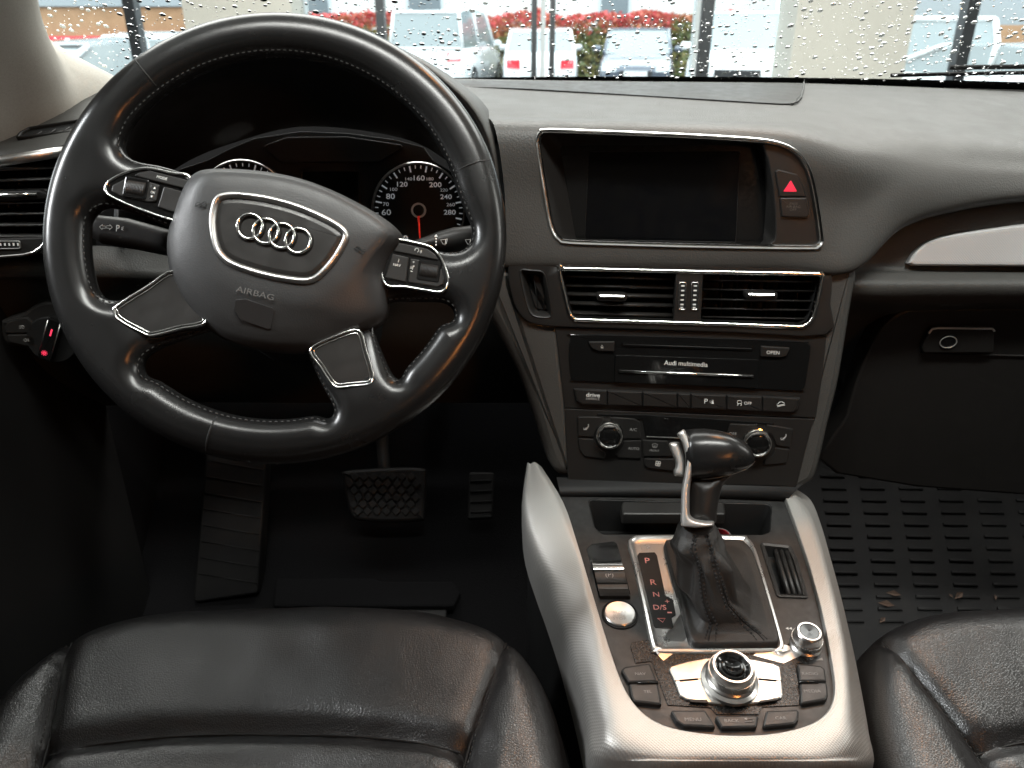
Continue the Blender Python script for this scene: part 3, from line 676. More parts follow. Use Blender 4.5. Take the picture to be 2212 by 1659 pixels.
plate('screen_glass', D, wall_b, -.034, -.0302, M['gloss'], dp, .0004)
lcd = rp(D.L(mp(TR, (333, 657), (983, 657), (966, 1046), (316, 1034)), -.029), .0012)
plate('screen', D, lcd, -.031, -.0296, M['screen'], dp, .0005)
ringt('screen_edge', D, inset(lcd, -.0006), .0006, -.031, -.0293, M['plastic'], dp)
hz = ccw(cr(D.L(mp(TR, (1086, 606), (1180, 628), (1228, 658), (1262, 700), (1291, 768), (1313, 880), (1331, 1015), (1328, 1045), (1300, 1062), (1120, 1060), (1136, 1030), (1138, 960), (1128, 820), (1108, 700)), 0), 4))
hp = plate('hazard_panel', D, hz, -.034, -.0005, M['plastic'], dp, .0015)
b1 = plate('hazard_button', D, rp(D.L(mp(TR, (1138, 742), (1150, 731), (1232, 752), (1262, 805), (1272, 851), (1156, 851)), .002), .0015), -.003, .0022, M['plastic'], dp, .0012)
b2 = plate('airbag_indicator', D, rp(D.L(mp(TR, (1156, 854), (1273, 854), (1287, 925), (1275, 941), (1166, 936)), .002), .0015), -.003, .0022, M['plastic'], dp, .0012)
plate('warning_triangle', D, rp(D.L(mp(TR, (1172, 828), (1205, 778), (1232, 828)), .0024), .0008), .002, .0026, M['red'], b1, .0002)
txt(D, 'PASS\nAIR BAG\nOFF', TR(1215, 893), 62, M['faint'], b2, .0024, -.02, .9)

# ================================================================== CENTRE AIR VENTS
cv = thing('center_air_vent', 'twin centre air vents in a chrome frame under the screen', 'air vent', D.P(*D.uv(Z2(1200, 300))))
vq = mp(Z2, (74, 130), (95, 98), (150, 84), (600, 88), (1200, 98), (1800, 109), (2058, 114), (2098, 138), (2113, 200), (2102, 350), (2078, 546), (1500, 533), (900, 512), (400, 496), (250, 480), (180, 450), (120, 370), (82, 230))
hole = ccw(cr(D.L(mp(Z2, (390, 160), (400, 124), (430, 117), (1000, 130), (1600, 143), (2025, 150), (2054, 160), (2062, 187), (2045, 280), (2012, 415), (1985, 470), (1940, 500), (1880, 507), (1400, 490), (900, 475), (525, 463), (480, 450), (452, 418), (430, 340), (407, 240)), 0), 4))
slot = ccw(cr(D.L(mp(Z2, (155, 140), (215, 140), (295, 152), (322, 230), (345, 360), (350, 420), (325, 436), (250, 430), (210, 398), (182, 310), (160, 210)), 0), 4))
inflate('vent_panel', D, ccw(cr(D.L(vq, 0), 3)), [inset(hole, .003), slot], .0016, .0016, .012, M['plastic'], cv, spc=.012, bs=.004, z0=-.0012)
ringt('chrome_frame', D, hole, .0042, -.006, .0025, M['chrome'], cv)
plate('vent_back', D, inset(hole, -.002), -.062, -.058, M['dark'], cv)
lof('vent_throat', D, inset(hole, .0035), [(0, .0), (.002, -.02), (.006, -.058)], M['dark'], cv, False, False)
lof('key_slot', D, slot, [(-.0008, .001), (.0, .0014), (.0012, .0006), (.004, -.006), (.006, -.012)], M['plastic'], cv, False, True)
lof('slot_flap', D, inset(slot, .0062), [(0, -.014), (.0002, -.0095), (.001, -.009)], M['dark'], cv)
bar('slot_gap', D, Z2(235, 160), Z2(268, 405), -.0085, .0008, .002, M['groove'], cv)
for k, yy in enumerate((178, 236, 293, 350, 411)):
    xl = 428 + k * 11; bar('slat', D, Z2(xl, yy), Z2(1128, yy + 18), -.010, .0026, .014, M['plastic'], cv, tilt=.004)
for k, yy in enumerate((203, 262, 325, 382, 436)):
    bar('slat', D, Z2(1300, yy - 3), Z2(2042 - k * 16, yy + 9), -.010, .0018, .016, M['plastic'], cv, tilt=-.003)
for k in range(7):
    bar('vane', D, Z2(520 + k * 88, 160), Z2(520 + k * 88, 440), -.034, .0016, .016, M['dark'], cv)
    bar('vane', D, Z2(1420 + k * 97, 175), Z2(1412 + k * 93, 470), -.030, .0016, .016, M['plastic'], cv)
for q, w_ in (((728, 307), 100), ((1670, 298), 105)):
    h1 = plate('slider', D, rp(D.L(mp(Z2, (q[0] - w_, q[1] - 24), (q[0] + w_, q[1] - 20), (q[0] + w_ - 6, q[1] + 30), (q[0] - w_ + 4, q[1] + 26)), .003), .004), -.012, .004, M['plastic'], cv, .0025)
    lof('slider_inlay', D, rp(D.L(mp(Z2, (q[0] - w_ * .82, q[1] - 14), (q[0] + w_ * .84, q[1] - 10), (q[0] + w_ * .8, q[1] + 8), (q[0] - w_ * .8, q[1] + 6)), .005), .002), [(0, .0035), (.0003, .0054), (.0012, .0060)], M['chrome'], h1)
dv = plate('divider', D, rp(D.L(mp(Z2, (1132, 152), (1302, 156), (1285, 482), (1114, 478)), 0), .002), -.05, .001, M['plastic'], cv, .001)
for x0 in (1172, 1250):
    l = rp(D.L(mp(Z2, (x0 - 24, 214), (x0 + 26, 214), (x0 + 22, 390), (x0 - 27, 390)), .002), .0025)
    ringt('wheel_bezel', D, l, .0011, -.002, .0026, M['chrome'], dv)
    f2 = D.sub(*D.uv(Z2(x0 - 1, 302), .002), .0005)
    loops = []
    for k in range(13):
        t = -1 + 2 * k / 12; loops.append([f2.P(x_, t * .0148, .0028 * math.sqrt(max(0, 1 - t * t * .75)) - .0008 + z_) for x_, z_ in ((-.0035, -.002), (-.0035, .0), (.0035, .0), (.0035, -.002))])
    loft('thumb_wheel', loops, M['dark'], dv)
    for k in range(5): box('wheel_mark', f2, -.0016, .0016, .0105 - k * .0048 - .0007, .0105 - k * .0048 + .0007, .0005, .0021, M['white'], dv, .0001)
    mk('wheel_mark', [f2.P(-.0018, -.0112, .0018), f2.P(.0018, -.0112, .0018), f2.P(0, -.0135, .0016)], [(0, 1, 2)], M['white'], dv, smooth=False)

# ================================================================== MEDIA PLAYER
mpz = thing('media_player', 'gloss black disc player with flap and OPEN button in the centre stack', 'media player', D.P(*D.uv(Z2(1200, 700))))
plate('faceplate', D, rp(D.L(mp(Z2, (370, 499), (2078, 549), (2052, 800), (2010, 1068), (430, 1004), (402, 750)), -.003), .001), -.03, -.003, M['plastic'], mpz, .0008)
gq = mp(Z2, (472, 556), (505, 543), (1200, 560), (1900, 586), (1962, 600), (1978, 632), (1962, 750), (1942, 868), (1918, 890), (1880, 896), (1200, 866), (520, 838), (478, 822), (464, 780), (458, 640))
plate('gloss_panel', D, ccw(cr(D.L(gq, -.001), 3)), -.004, -.0012, M['gloss'], mpz, .0007)
eb = plate('eject_button', D, rp(D.L(mp(Z2, (578, 588), (745, 588), (743, 651), (645, 646), (606, 632)), .001), .001), -.002, .0015, M['plastic'], mpz, .0008)
ob = plate('open_button', D, rp(D.L(mp(Z2, (1664, 616), (1848, 628), (1826, 676), (1790, 687), (1662, 681)), .001), .001), -.002, .0015, M['plastic'], mpz, .0008)
x, y = D.uv(Z2(666, 620), .0016); f2 = D.sub(x, y, .0016)
tube('eject_mark', [f2.P(-.0014, -.0004, 0), f2.P(.0014, -.0004, 0), f2.P(0, .0018, 0)], .0002, M['white'], eb, 5, True)
tube('eject_mark', [f2.P(-.0014, -.0014, 0), f2.P(.0014, -.0014, 0)], .0002, M['white'], eb, 5)
txt(D, 'OPEN', Z2(1741, 657), 56, M['white'], ob, .0017, -.035)
lof('disc_slot', D, rp(D.L(mp(Z2, (788, 596), (1616, 624), (1604, 640), (802, 612)), -.001), .0008), [(-.0008, -.002), (-.0006, .0), (.0, .0), (.0006, -.0025)], M['gloss'], mpz)
bar('slot_gap', D, Z2(800, 606), Z2(1606, 634), .0002, .0012, .002, M['groove'], mpz)
fl = plate('flap', D, rp(D.L(mp(Z2, (750, 671), (1650, 700), (1644, 880), (742, 842)), .0), .0008), -.002, .0012, M['gloss'], mpz, .0006)
bar('chrome_strip', D, Z2(772, 775), Z2(1618, 806), .0026, .0032, .002, M['chrome'], fl)
txt(D, 'Audi', Z2(1095, 722), 53, M['white'], fl, .0014, -.035, 1, bold=.012)
txt(D, 'multimedia', Z2(1239, 729), 127, M['white'], fl, .0014, -.035, 1)
# ================================================================== SWITCH ROW
sr = thing('switch_row', 'row of slim black switches with white symbols below the disc player', 'switch panel', D.P(*D.uv(Z2(1200, 950))))
def rowy(x): return 887 + (x - 485) * .0406, 978 + (x - 485) * .0406
plate('switch_tray', D, rp(D.L(mp(Z2, (476, 880), (1922, 940), (1900, 1022), (1868, 1042), (545, 988), (500, 965)), -.002), .003), -.006, -.0024, M['dark'], sr, .0004)
xs = [487, 699, 921, 1139, 1225, 1450, 1675, 1914]
for i in range(7):
    a, b = xs[i] + 2, xs[i + 1] - 2; ya, yb = rowy(a), rowy(b)
    q = [(a, ya[0]), (b, yb[0]), (b, yb[1]), (a, ya[1])]
    if i == 0: q = [(a, ya[0]), (b, yb[0]), (b, yb[1]), (545, 982), (506, 960)]
    if i == 6: q = [(a, ya[0]), (b, yb[0]), (1895, 1012), (1866, 1034), (a, ya[1])]
    sw = plate('switch', D, rp(D.L(mp(Z2, *q), .001), .0006), -.003, .0014, M['plastic'], sr, .0012)
    if i == 0: txt(D, 'drive', Z2(610, 924), 60, M['white'], sw, .0017, -.035, .85, bold=.01); txt(D, 'select', Z2(608, 945), 60, M['grey'], sw, .0017, -.035, .8)
    if i == 4:
        txt(D, 'P', Z2(1320, 963), 14, M['white'], sw, .0017, -.035); f2 = D.sub(*D.uv(Z2(1346, 966), .0017), .0017)
        for k in (1, 2): tube('sensor_mark', [f2.P(-.0016 + .0014 * k * math.cos(t), .0014 * k * math.sin(t), 0) for t in np.linspace(-.7, .7, 6)], .0002, M['white'], sw, 5)
        mk('cone_mark', [f2.P(.0014, -.0022), f2.P(.0038, -.0022), f2.P(.003, .002), f2.P(.0024, .002)], [(0, 1, 2, 3)], M['white'], sw, smooth=False)
    if i == 5:
        txt(D, 'OFF', Z2(1583, 976), 33, M['white'], sw, .0017, -.035); f2 = D.sub(*D.uv(Z2(1530, 972), .0017), .0017)
        tube('skid_mark', [f2.P(*p, 0) for p in ((-.0022, .0004), (-.0016, .0024), (.0016, .0024), (.0022, .0004), (.0022, -.001), (-.0022, -.001))], .00028, M['white'], sw, 5, True)
        for s in (-1, 1): tube('skid_mark', [f2.P(s * .0018 + .0006 * math.sin(k), -.0016 - .0004 * k, 0) for k in range(5)], .00025, M['white'], sw, 5)
    if i == 6:
        f2 = D.sub(*D.uv(Z2(1788, 980), .0017), .0017, .3)
        tube('descent_mark', [f2.P(*p, 0) for p in ((-.0038, -.0012), (-.0036, .0006), (-.002, .0009), (-.001, .0022), (.0018, .0022), (.0028, .0008), (.0038, .0004), (.0038, -.0012))], .00028, M['white'], sw, 5, True)
        tube('descent_mark', [f2.P(-.004, -.0024, 0), f2.P(.0042, -.0024, 0)], .00024, M['white'], sw, 5)

# ================================================================== CLIMATE PANEL
cm = thing('climate_panel', 'black climate control panel with two chrome-ringed dials behind the gear lever', 'climate control', D.P(*D.uv(Z2(1200, 1220))))
plate('faceplate', D, rp(D.L(mp(Z2, (430, 1010), (2008, 1076), (1980, 1140), (1890, 1500), (452, 1462)), -.003), .001), -.03, -.0034, M['plastic'], cm, .0008)
plate('display_window', D, rp(D.L(mp(Z2, (630, 1042), (930, 1048), (1745, 1100), (1750, 1112), (1480, 1108), (1460, 1215), (940, 1190), (920, 1080), (640, 1058)), -.002), .0012), -.005, -.0022, M['gloss'], cm, .0006)
txt(D, 'oo ooo', Z2(1070, 1073), 16, M['grey'], cm, -.0019, -.03, .8, name='display_mark')
tube('window_edge', [D.P(*D.uv(Z2(*p), -.0018), -.0018) for p in ((945, 1185), (1120, 1192), (1460, 1212))], .0006, M['satin'], cm, 5)
for nm, q in (('seat_heat_button', [(512, 1060), (675, 1062), (672, 1105), (630, 1140), (612, 1190), (515, 1180)]), ('ac_button', [(725, 1062), (870, 1072), (905, 1095), (912, 1200), (800, 1200), (790, 1145), (720, 1102)]),
              ('auto_button', [(800, 1210), (912, 1208), (910, 1325), (770, 1318), (745, 1295), (790, 1250)]), ('front_defrost_button', [(920, 1206), (1075, 1212), (1120, 1310), (925, 1310)]),
              ('fan_button', [(930, 1322), (1120, 1326), (1118, 1402), (960, 1385), (934, 1368)]), ('off_button', [(1470, 1105), (1640, 1110), (1632, 1150), (1580, 1185), (1560, 1230), (1450, 1170)]),
              ('seat_heat_button', [(1700, 1108), (1870, 1138), (1850, 1255), (1760, 1240), (1740, 1180), (1695, 1150)]), ('lower_button', [(515, 1195), (612, 1200), (640, 1255), (690, 1290), (680, 1325), (560, 1310), (525, 1270)]),
              ('lower_button', [(1755, 1255), (1848, 1265), (1825, 1350), (1680, 1365), (1690, 1330), (1740, 1300)])):
    bt = plate(nm, D, rp(D.L(mp(Z2, *q), -.001), .002), -.005, -.0008, M['plastic'], cm, .001)
    if nm == 'ac_button': txt(D, 'A/C', Z2(862, 1141), 31, M['grey'], bt, -.0005, -.03)
    if nm == 'auto_button': txt(D, 'AUTO', Z2(865, 1260), 47, M['grey'], bt, -.0005, -.03)
    if nm == 'off_button': txt(D, 'OFF', Z2(1488, 1168), 33, M['grey'], bt, -.0005, -.03)
    if nm == 'front_defrost_button':
        txt(D, 'FRONT', Z2(996, 1273), 41, M['grey'], bt, -.0005, -.03); f2 = D.sub(*D.uv(Z2(998, 1246), -.0005), -.0005)
        tube('defrost_mark', [f2.P(*p, 0) for p in ((-.003, .0022), (0, .003), (.003, .0022), (.0022, -.001), (-.0022, -.001))], .00025, M['grey'], bt, 5, True)
        for k in (-1, 0, 1): tube('defrost_mark', [f2.P(k * .0012 + .0003 * (j % 2), -.002 + j * .001, 0) for j in range(4)], .0002, M['grey'], bt, 5)
    if nm == 'fan_button':
        f2 = D.sub(*D.uv(Z2(1018, 1355), -.0005), -.0005)
        for k in range(4): tube('fan_mark', [f2.P(.0019 * math.cos(k * 1.571 + .6) + .0013 * math.cos(t), .0019 * math.sin(k * 1.571 + .6) + .0013 * math.sin(t), 0) for t in [j * .7 for j in range(9)]], .00028, M['white'], bt, 5, True)
    if nm == 'seat_heat_button':
        q0 = Z2(566, 1125) if q[0][0] < 900 else Z2(1806, 1188); f2 = D.sub(*D.uv(q0, -.0005), -.0005)
        tube('seat_mark', [f2.P(*p, 0) for p in ((.0024, .0034), (.0026, .001), (.0012, -.0014), (-.0008, -.0018))], [.0005, .0007, .0008, .0007], M['grey'], bt, 6)
        tube('seat_mark', [f2.P(*p, 0) for p in ((-.0024, -.001), (-.0024, -.003), (.0012, -.003))], .0006, M['grey'], bt, 6)
for q, r_ in ((Z2(715, 1194), .0158), (Z2(1652, 1243), .0160)):
    f2 = D.sub(*D.uv(q, .012), -.002); r_ *= .86
    kb = lathe('dial_knob', f2, [(r_ * 1.12, -.002), (r_ * 1.1, .0015), (r_ * .98, .002), (r_ * .98, .010), (r_ * .95, .0115), (r_ * .86, .012), (r_ * .80, .0112), (r_ * .78, .008)], M['chrome'], cm, 48)
    lathe('dial_cap', f2, [(r_ * .79, .006), (r_ * .775, .0105), (r_ * .66, .0112), (.0005, .0112)], M['gloss'], kb, 40)
    for k in range(60):
        a = 2 * math.pi * k / 60
        box('knurl', f2.sub(r_ * .98 * math.cos(a), r_ * .98 * math.sin(a), .003, a), -.0003, .0005, -.0005, .0005, 0, .0075, M['satin'], kb, .0001)
# ================================================================== LEFT END OF THE DASHBOARD
V_ = Fr(at((120, 850), .80), (1, 0, 0), nrm(9, 7))
lx = [-500, -150, 0, 200, 330, 480]
def rl(ys, Ys): return [at((x, y), Y) for x, y, Y in zip(lx, ys, Ys)]
grid('driver_corner', [rl([520, 480, 455, 420, 405, 390], [.98] * 6), rl([640, 600, 575, 510, 470, 440], [.92, .92, .92, .93, .94, .95]), rl([680, 655, 640, 618, 606, 596], [.83, .83, .83, .835, .84, .845]),
     rl([720, 690, 672, 640, 618, 606], [.806, .806, .806, .808, .81, .812])], M['dash'], dash, 5, .006)
pq = mp(Z7, (0, 0))
sv = thing('side_air_vent', 'side air vent with chrome strips in the dash corner, left of the wheel', 'air vent', V_.o)
plate('vent_back', V_, rp(V_.L([(-400, 690), (330, 630), (330, 1120), (-400, 1150)], -.045), .003), -.06, -.045, M['dark'], sv)
bar('chrome_strip', V_, (-400, 757), (330, 646), .004, .0100, .006, M['satin'], sv)
for k in range(7):
    y = 742 + k * 46; yy = y if k != 2 else y
    bar('slat', V_, (-400, y - 2 + 8), (300, y - 30 + 10 + k * 4), -.004, .0026, .018, M['console'], sv, tilt=.004)
for k in range(9): bar('vane', V_, (-40 + k * 40, 700), (-46 + k * 40, 1030), -.026, .0018, .016, M['dark'], sv)
sl = plate('slider', V_, rp(V_.L([(-60, 828), (170, 820), (215, 835), (205, 862), (-60, 872)], .004), .003), -.010, .005, M['plastic'], sv, .002)
bar('slider_inlay', V_, (-50, 845), (158, 838), .0072, .0030, .003, M['chrome'], sl)
lo = plate('vent_sill', V_, rp(V_.L([(-400, 1040), (330, 1022), (330, 1090), (190, 1096), (110, 1104), (-400, 1130)], .003), .002), -.05, .003, M['plastic'], sv, .0015)
tube('chrome_edge', [V_.P(*V_.uv(q, .004), .004) for q in ((-400, 1120), (0, 1110), (100, 1102), (150, 1090), (182, 1066), (194, 1045), (200, 1010))], .0018, M['chrome'], lo, 8)
lt_ = rp(V_.L([(-80, 1040), (88, 1040), (90, 1075), (-80, 1078)], .004), .002)
ringt('wheel_bezel', V_, lt_, .001, .001, .0048, M['satin'], lo)
plate('thumb_wheel', V_, inset(ccw(lt_), .0012), .001, .0042, M['dark'], lo)
for k in range(5): box('wheel_mark', V_.sub(*V_.uv((2 + k * 19, 1056), .0043), .0042), -.0008, .0008, -.0014, .0014, 0, .0003, M['white'], lo, .0001)
# demister slot on the top of the corner
dm = Fr(at((200, 570), .875), (1, -.1, .12), (0, -.45, .89))
dl = rp(dm.L([(68, 608), (92, 580), (130, 560), (380, 520), (380, 575), (110, 606)]), .004)
ringt('demister_frame', dm, dl, .003, -.004, .004, M['plastic'], sv)
plate('demister_slot', dm, inset(ccw(dl), .003), -.004, .0012, M['groove'], sv)
for k in range(4): bar('demister_vane', dm, (130 + k * 60, 600 - k * 9), (180 + k * 60, 566 - k * 9), .0025, .001, .002, M['plastic'], sv)
# knee panel under it
kx = [-500, 0, 380, 760, 1300, 1900, 2300]
def rk(ys, Ys): return [at((x, y), Y) for x, y, Y in zip(kx, ys, Ys)]
grid('knee_panel', [rk([1105, 1105, 1060, 1100, 1130, 1130, 1130], [.815, .815, .835, .86, .86, .86, .86]), rk([1130, 1130, 1120, 1140, 1150, 1150, 1150], [.805, .805, .825, .85, .85, .85, .86]),
     rk([1195, 1195, 1190, 1190, 1190, 1190, 1190], [.80, .80, .82, .84, .85, .85, .86]), rk([1210, 1210, 1230, 1260, 1260, 1260, 1260], [.812, .812, .83, .85, .86, .86, .87]),
     rk([1330, 1330, 1330, 1340, 1340, 1340, 1340], [.825, .825, .84, .86, .87, .87, .88]), rk([1620, 1620, 1600, 1580, 1580, 1580, 1580], [.87, .87, .88, .90, .91, .91, .92]), rk([1800, 1800, 1760, 1740, 1740, 1740, 1740], [.98, .98, .98, .99, 1.0, 1.0, 1.0])],
     M['dash'], dash, 5, .01)
LS = Fr(at((140, 1440), .815), (1, 0, 0), nrm(4, 9))
ls = thing('light_switch', 'rotary headlight switch with red marks beside the lower wheel rim', 'light switch', LS.o)
sq = mp(Z7, (5, 410), (20, 385), (110, 350), (190, 320), (260, 270), (330, 240), (430, 235), (540, 300), (620, 450), (620, 620), (540, 690), (450, 690), (330, 650), (200, 605), (60, 580), (15, 520))
plate('switch_base', LS, ccw(cr(LS.L(sq, .006), 4)), -.04, .006, M['plastic'], ls, .004)
for q, t_ in ([(28, 440), (60, 400), (150, 368), (215, 360), (260, 400), (270, 488), (40, 492)], 0), ([(48, 500), (270, 497), (290, 560), (285, 606), (200, 590), (70, 562)], 1):
    bt = plate('fog_lamp_button', LS, rp(LS.L(mp(Z7, *q), .008), .003), .004, .0085, M['plastic'], ls, .0015)
    fq = Z7(178, 438) if t_ == 0 else Z7(205, 543); f2 = LS.sub(*LS.uv(fq, .0088), .0088)
    s = -1 if t_ == 0 else 1
    tube('fog_mark', [f2.P(-s * a, b, 0) for a, b in ((-.0004, .0018), (.001, .0016), (.002, 0), (.001, -.0016), (-.0004, -.0018))], .0003, M['grey'], bt, 5, True)
    for k in (-1, 0, 1): tube('fog_mark', [f2.P(s * .0012, k * .0012, 0), f2.P(s * .0034, k * .0012 - .0003, 0)], .00028, M['grey'], bt, 5)
x, y = LS.uv(Z7(420, 540), .006); f2 = LS.sub(x, y, .004)
kn = lathe('rotary_knob', f2, [(.027, 0), (.0268, .003), (.0255, .0045), (.0005, .0045)], M['dark'], ls, 40)
f3 = LS.sub(*LS.uv(Z7(408, 530), .014), .008, -.42)
plate('grip', f3, rp([(-.0075, -.026), (.0075, -.026), (.0075, .026), (-.0075, .026)], .003), 0, .012, M['gloss'], ls, .003)
for s in (-1, 1): tube('grip_edge', [f3.P(s * .0064, -.022, .0118), f3.P(s * .0064, .022, .0118)], .0005, M['satin'], ls, 5)
box('pointer_mark', f3, -.0008, .0008, .005, .013, .0118, .0124, M['redlit'], ls, .0001)
xs_, ys_ = -.001, -.0165
lathe('lamp_mark', f3.sub(xs_, ys_, .0119), [(.0016, 0), (.0016, .0005), (.0008, .0005), (.0008, 0)], M['redlit'], ls, 16)
for k in range(8):
    a = k * math.pi / 4; box('lamp_ray', f3.sub(xs_ + .0027 * math.cos(a), ys_ + .0027 * math.sin(a), .0119, a), -.0006, .0006, -.0003, .0003, 0, .0005, M['redlit'], ls, .0001)

# ================================================================== CENTRE CONSOLE
con = thing('center_console', 'silver-edged black centre console with round controller knob and buttons', 'center console', C.o)
inn = mp(BR, (128, 362), (222, 515), (285, 700), (330, 850), (365, 965), (400, 1080), (440, 1200), (480, 1305), (530, 1385), (600, 1447), (700, 1490), (850, 1515), (1000, 1522), (1150, 1510), (1280, 1475), (1350, 1430), (1385, 1370), (1392, 1290), (1370, 1150),
         (1350, 1050), (1330, 960), (1305, 870), (1280, 780), (1250, 690), (1220, 600), (1175, 480))
mid = mp(BR, (98, 338), (170, 480), (230, 640), (280, 790), (310, 910), (340, 1030), (365, 1160), (388, 1290), (420, 1420), (450, 1540), (620, 1585), (850, 1595), (1000, 1598), (1150, 1595), (1330, 1585), (1440, 1530), (1455, 1420), (1452, 1300), (1440, 1160),
         (1420, 1050), (1398, 950), (1372, 850), (1345, 750), (1315, 650), (1280, 560), (1215, 470))
out = mp(BR, (64, 352), (46, 490), (60, 620), (105, 760), (150, 880), (205, 1040), (245, 1180), (285, 1330), (320, 1490), (352, 1650), (600, 1652), (850, 1652), (1000, 1652), (1150, 1652), (1400, 1652), (1556, 1645), (1545, 1530), (1520, 1390), (1490, 1240),
         (1462, 1110), (1435, 990), (1405, 870), (1372, 750), (1335, 620), (1290, 510), (1225, 465))
li = cr(C.L(inn, .004), 3, False)
def zrow(q, z): return [C.P(*C.uv(p, z), z) for p in q]
riseL = [max(0, 1 - i / 4.0) for i in range(26)]
def zr(q, zs): return [C.P(*C.uv(p, z), z) for p, z in zip(q, zs)]
n26 = range(26)
zi = [.0045 + .008 * max(0, 1 - i / 3) for i in n26]; zm = [.0055 + .012 * max(0, 1 - i / 3) for i in n26]
zo = [-.026 + .034 * max(0, 1 - i / 4) + (.024 if 10 <= i <= 14 else 0) for i in n26]
r_in2 = [Vector(p) - C.n * .012 for p in zr(inn, zi)]
rows = [r_in2, zr(inn, zi), [p + C.n * .0012 for p in zr([((a[0] * .8 + b[0] * .2), (a[1] * .8 + b[1] * .2)) for a, b in zip(inn, mid)], [.8 * a + .2 * b for a, b in zip(zi, zm)])], zr(mid, zm),
        zr([((a[0] * .45 + b[0] * .55), (a[1] * .45 + b[1] * .55)) for a, b in zip(mid, out)], [.62 * a + .38 * b for a, b in zip(zm, zo)]), zr(out, zo), [Vector((p.x, p.y, p.z - .05)) for p in zr(out, zo)]]
grid('silver_trim', rows, M['trim'], con, 4)
side = zr(out, [z - .001 for z in zo])
inw = [Vector((p.x + (.006 if p.x < XC else -.006), p.y, p.z)) for p in side]
grid('console_side', [[p - Vector((0, 0, .004)) for p in inw], [p - Vector((0, 0, .12)) for p in inw], [p - Vector((0, 0, .36)) for p in inw]], M['dark'], con, 3)
deck = ccw(cr(C.L(inn, .0), 3, False)) if area(C.L(inn)) > 0 else cr(C.L(inn, .0), 3, False)[::-1]
trayq = C.L(mp(BR, (330, 500), (1120, 520), (1112, 640), (1080, 650), (390, 648), (360, 620)), 0)
platq = C.L(mp(Z1, (272, 180), (300, 140), (360, 124), (600, 122), (1090, 124), (1150, 145), (1195, 200), (1240, 330), (1320, 600), (1400, 880), (1410, 940), (1385, 975), (1340, 978), (520, 985), (470, 965), (440, 920), (380, 640), (310, 330)), .001)
tray = ccw(rp(trayq, .006)); plat = ccw(cr(platq, 3))
ventq = C.L(mp(Z1, (1240, 165), (1470, 190), (1520, 290), (1605, 580), (1370, 570), (1310, 380)), .001); vent = ccw(rp(ventq, .004))
deckl = ccw(inset(ccw(cr(C.L(mp(BR, (190, 470)) + inn[1:], 0), 3, False)), -.002))
inflate('deck', C, deckl, [tray, inset(plat, .001), inset(vent, .002)], .0012, .0012, .008, M['console'], con, spc=.012, bs=.005, z0=-.001)
# front tray
lof('tray_well', C, tray, [(-.001, .0008), (0, -.001), (.004, -.03), (.006, -.04)], M['dark'], con, False, True)
hb = plate('tray_handle', C, rp(C.L(mp(BR, (470, 535), (478, 515), (915, 520), (922, 572), (475, 572)), .0), .003), -.01, .003, M['brushed'], con, .002)
lathe('socket_ring', C.sub(*C.uv(BR(905, 640), -.02), -.03), [(.011, 0), (.011, .006), (.0095, .006), (.0095, 0)], M['satin'], con, 28)
lathe('socket_red_ring', C.sub(*C.uv(BR(905, 640), -.02), -.03), [(.0094, 0), (.0094, .0062), (.0084, .0062), (.0084, 0)], M['tailred'], con, 28)
# front wall up to the stack
fw = [[at(BR(x, y), Y) for x, y in ((130, 330), (450, 340), (800, 350), (1240, 380))] for y, Y in ((0, 0),)] if 0 else None
grid('console_front', [[D.P(*D.uv(Z2(*q), -.006), -.006) for q in ((380, 1440), (900, 1455), (1400, 1470), (1930, 1480))], [C.P(*C.uv(BR(*q), .004), .004) for q in ((210, 478), (520, 482), (860, 488), (1190, 500))],
     [C.P(*C.uv(BR(*q), -.03), -.03) for q in ((230, 520), (520, 520), (860, 525), (1190, 530))]], M['dark'], con, 4)
# gear plate
gp = lof('gear_plate', C, plat, [(-.0012, -.002), (-.0008, .002), (.0, .0032), (.0022, .0036), (.004, .0022), (.0065, .0016), (.012, .0014)], M['plate'], con, True, True, 40)
iq = mp(Z1, (335, 262), (350, 242), (465, 238), (482, 262), (545, 560), (600, 588), (622, 700), (590, 720), (604, 790), (590, 800), (470, 796), (455, 780))
plate('gear_indicator', C, rp(C.L(iq, .0025), .0012), .0005, .0026, M['plastic'], con, .0004)
for s, q, w_ in (('P', (410, 300), 22), ('R', (454, 460), 26), ('N', (475, 550), 27), ('D/S', (502, 646), 58), ('+', (557, 602), 20), ('-', (575, 685), 20)):
    txt(C, s, Z1(*q), w_ * .95, M['pinklit'], gp, .0029, -.02, .95, name='gear_letter')
f2 = C.sub(*C.uv(Z1(516, 741), .0029), .0029)
tube('gear_letter', [f2.P(-.0036, .002, 0), f2.P(.0036, .002, 0), f2.P(.0006, -.0024, 0)], .00035, M['pinklit'], gp, 5, True)
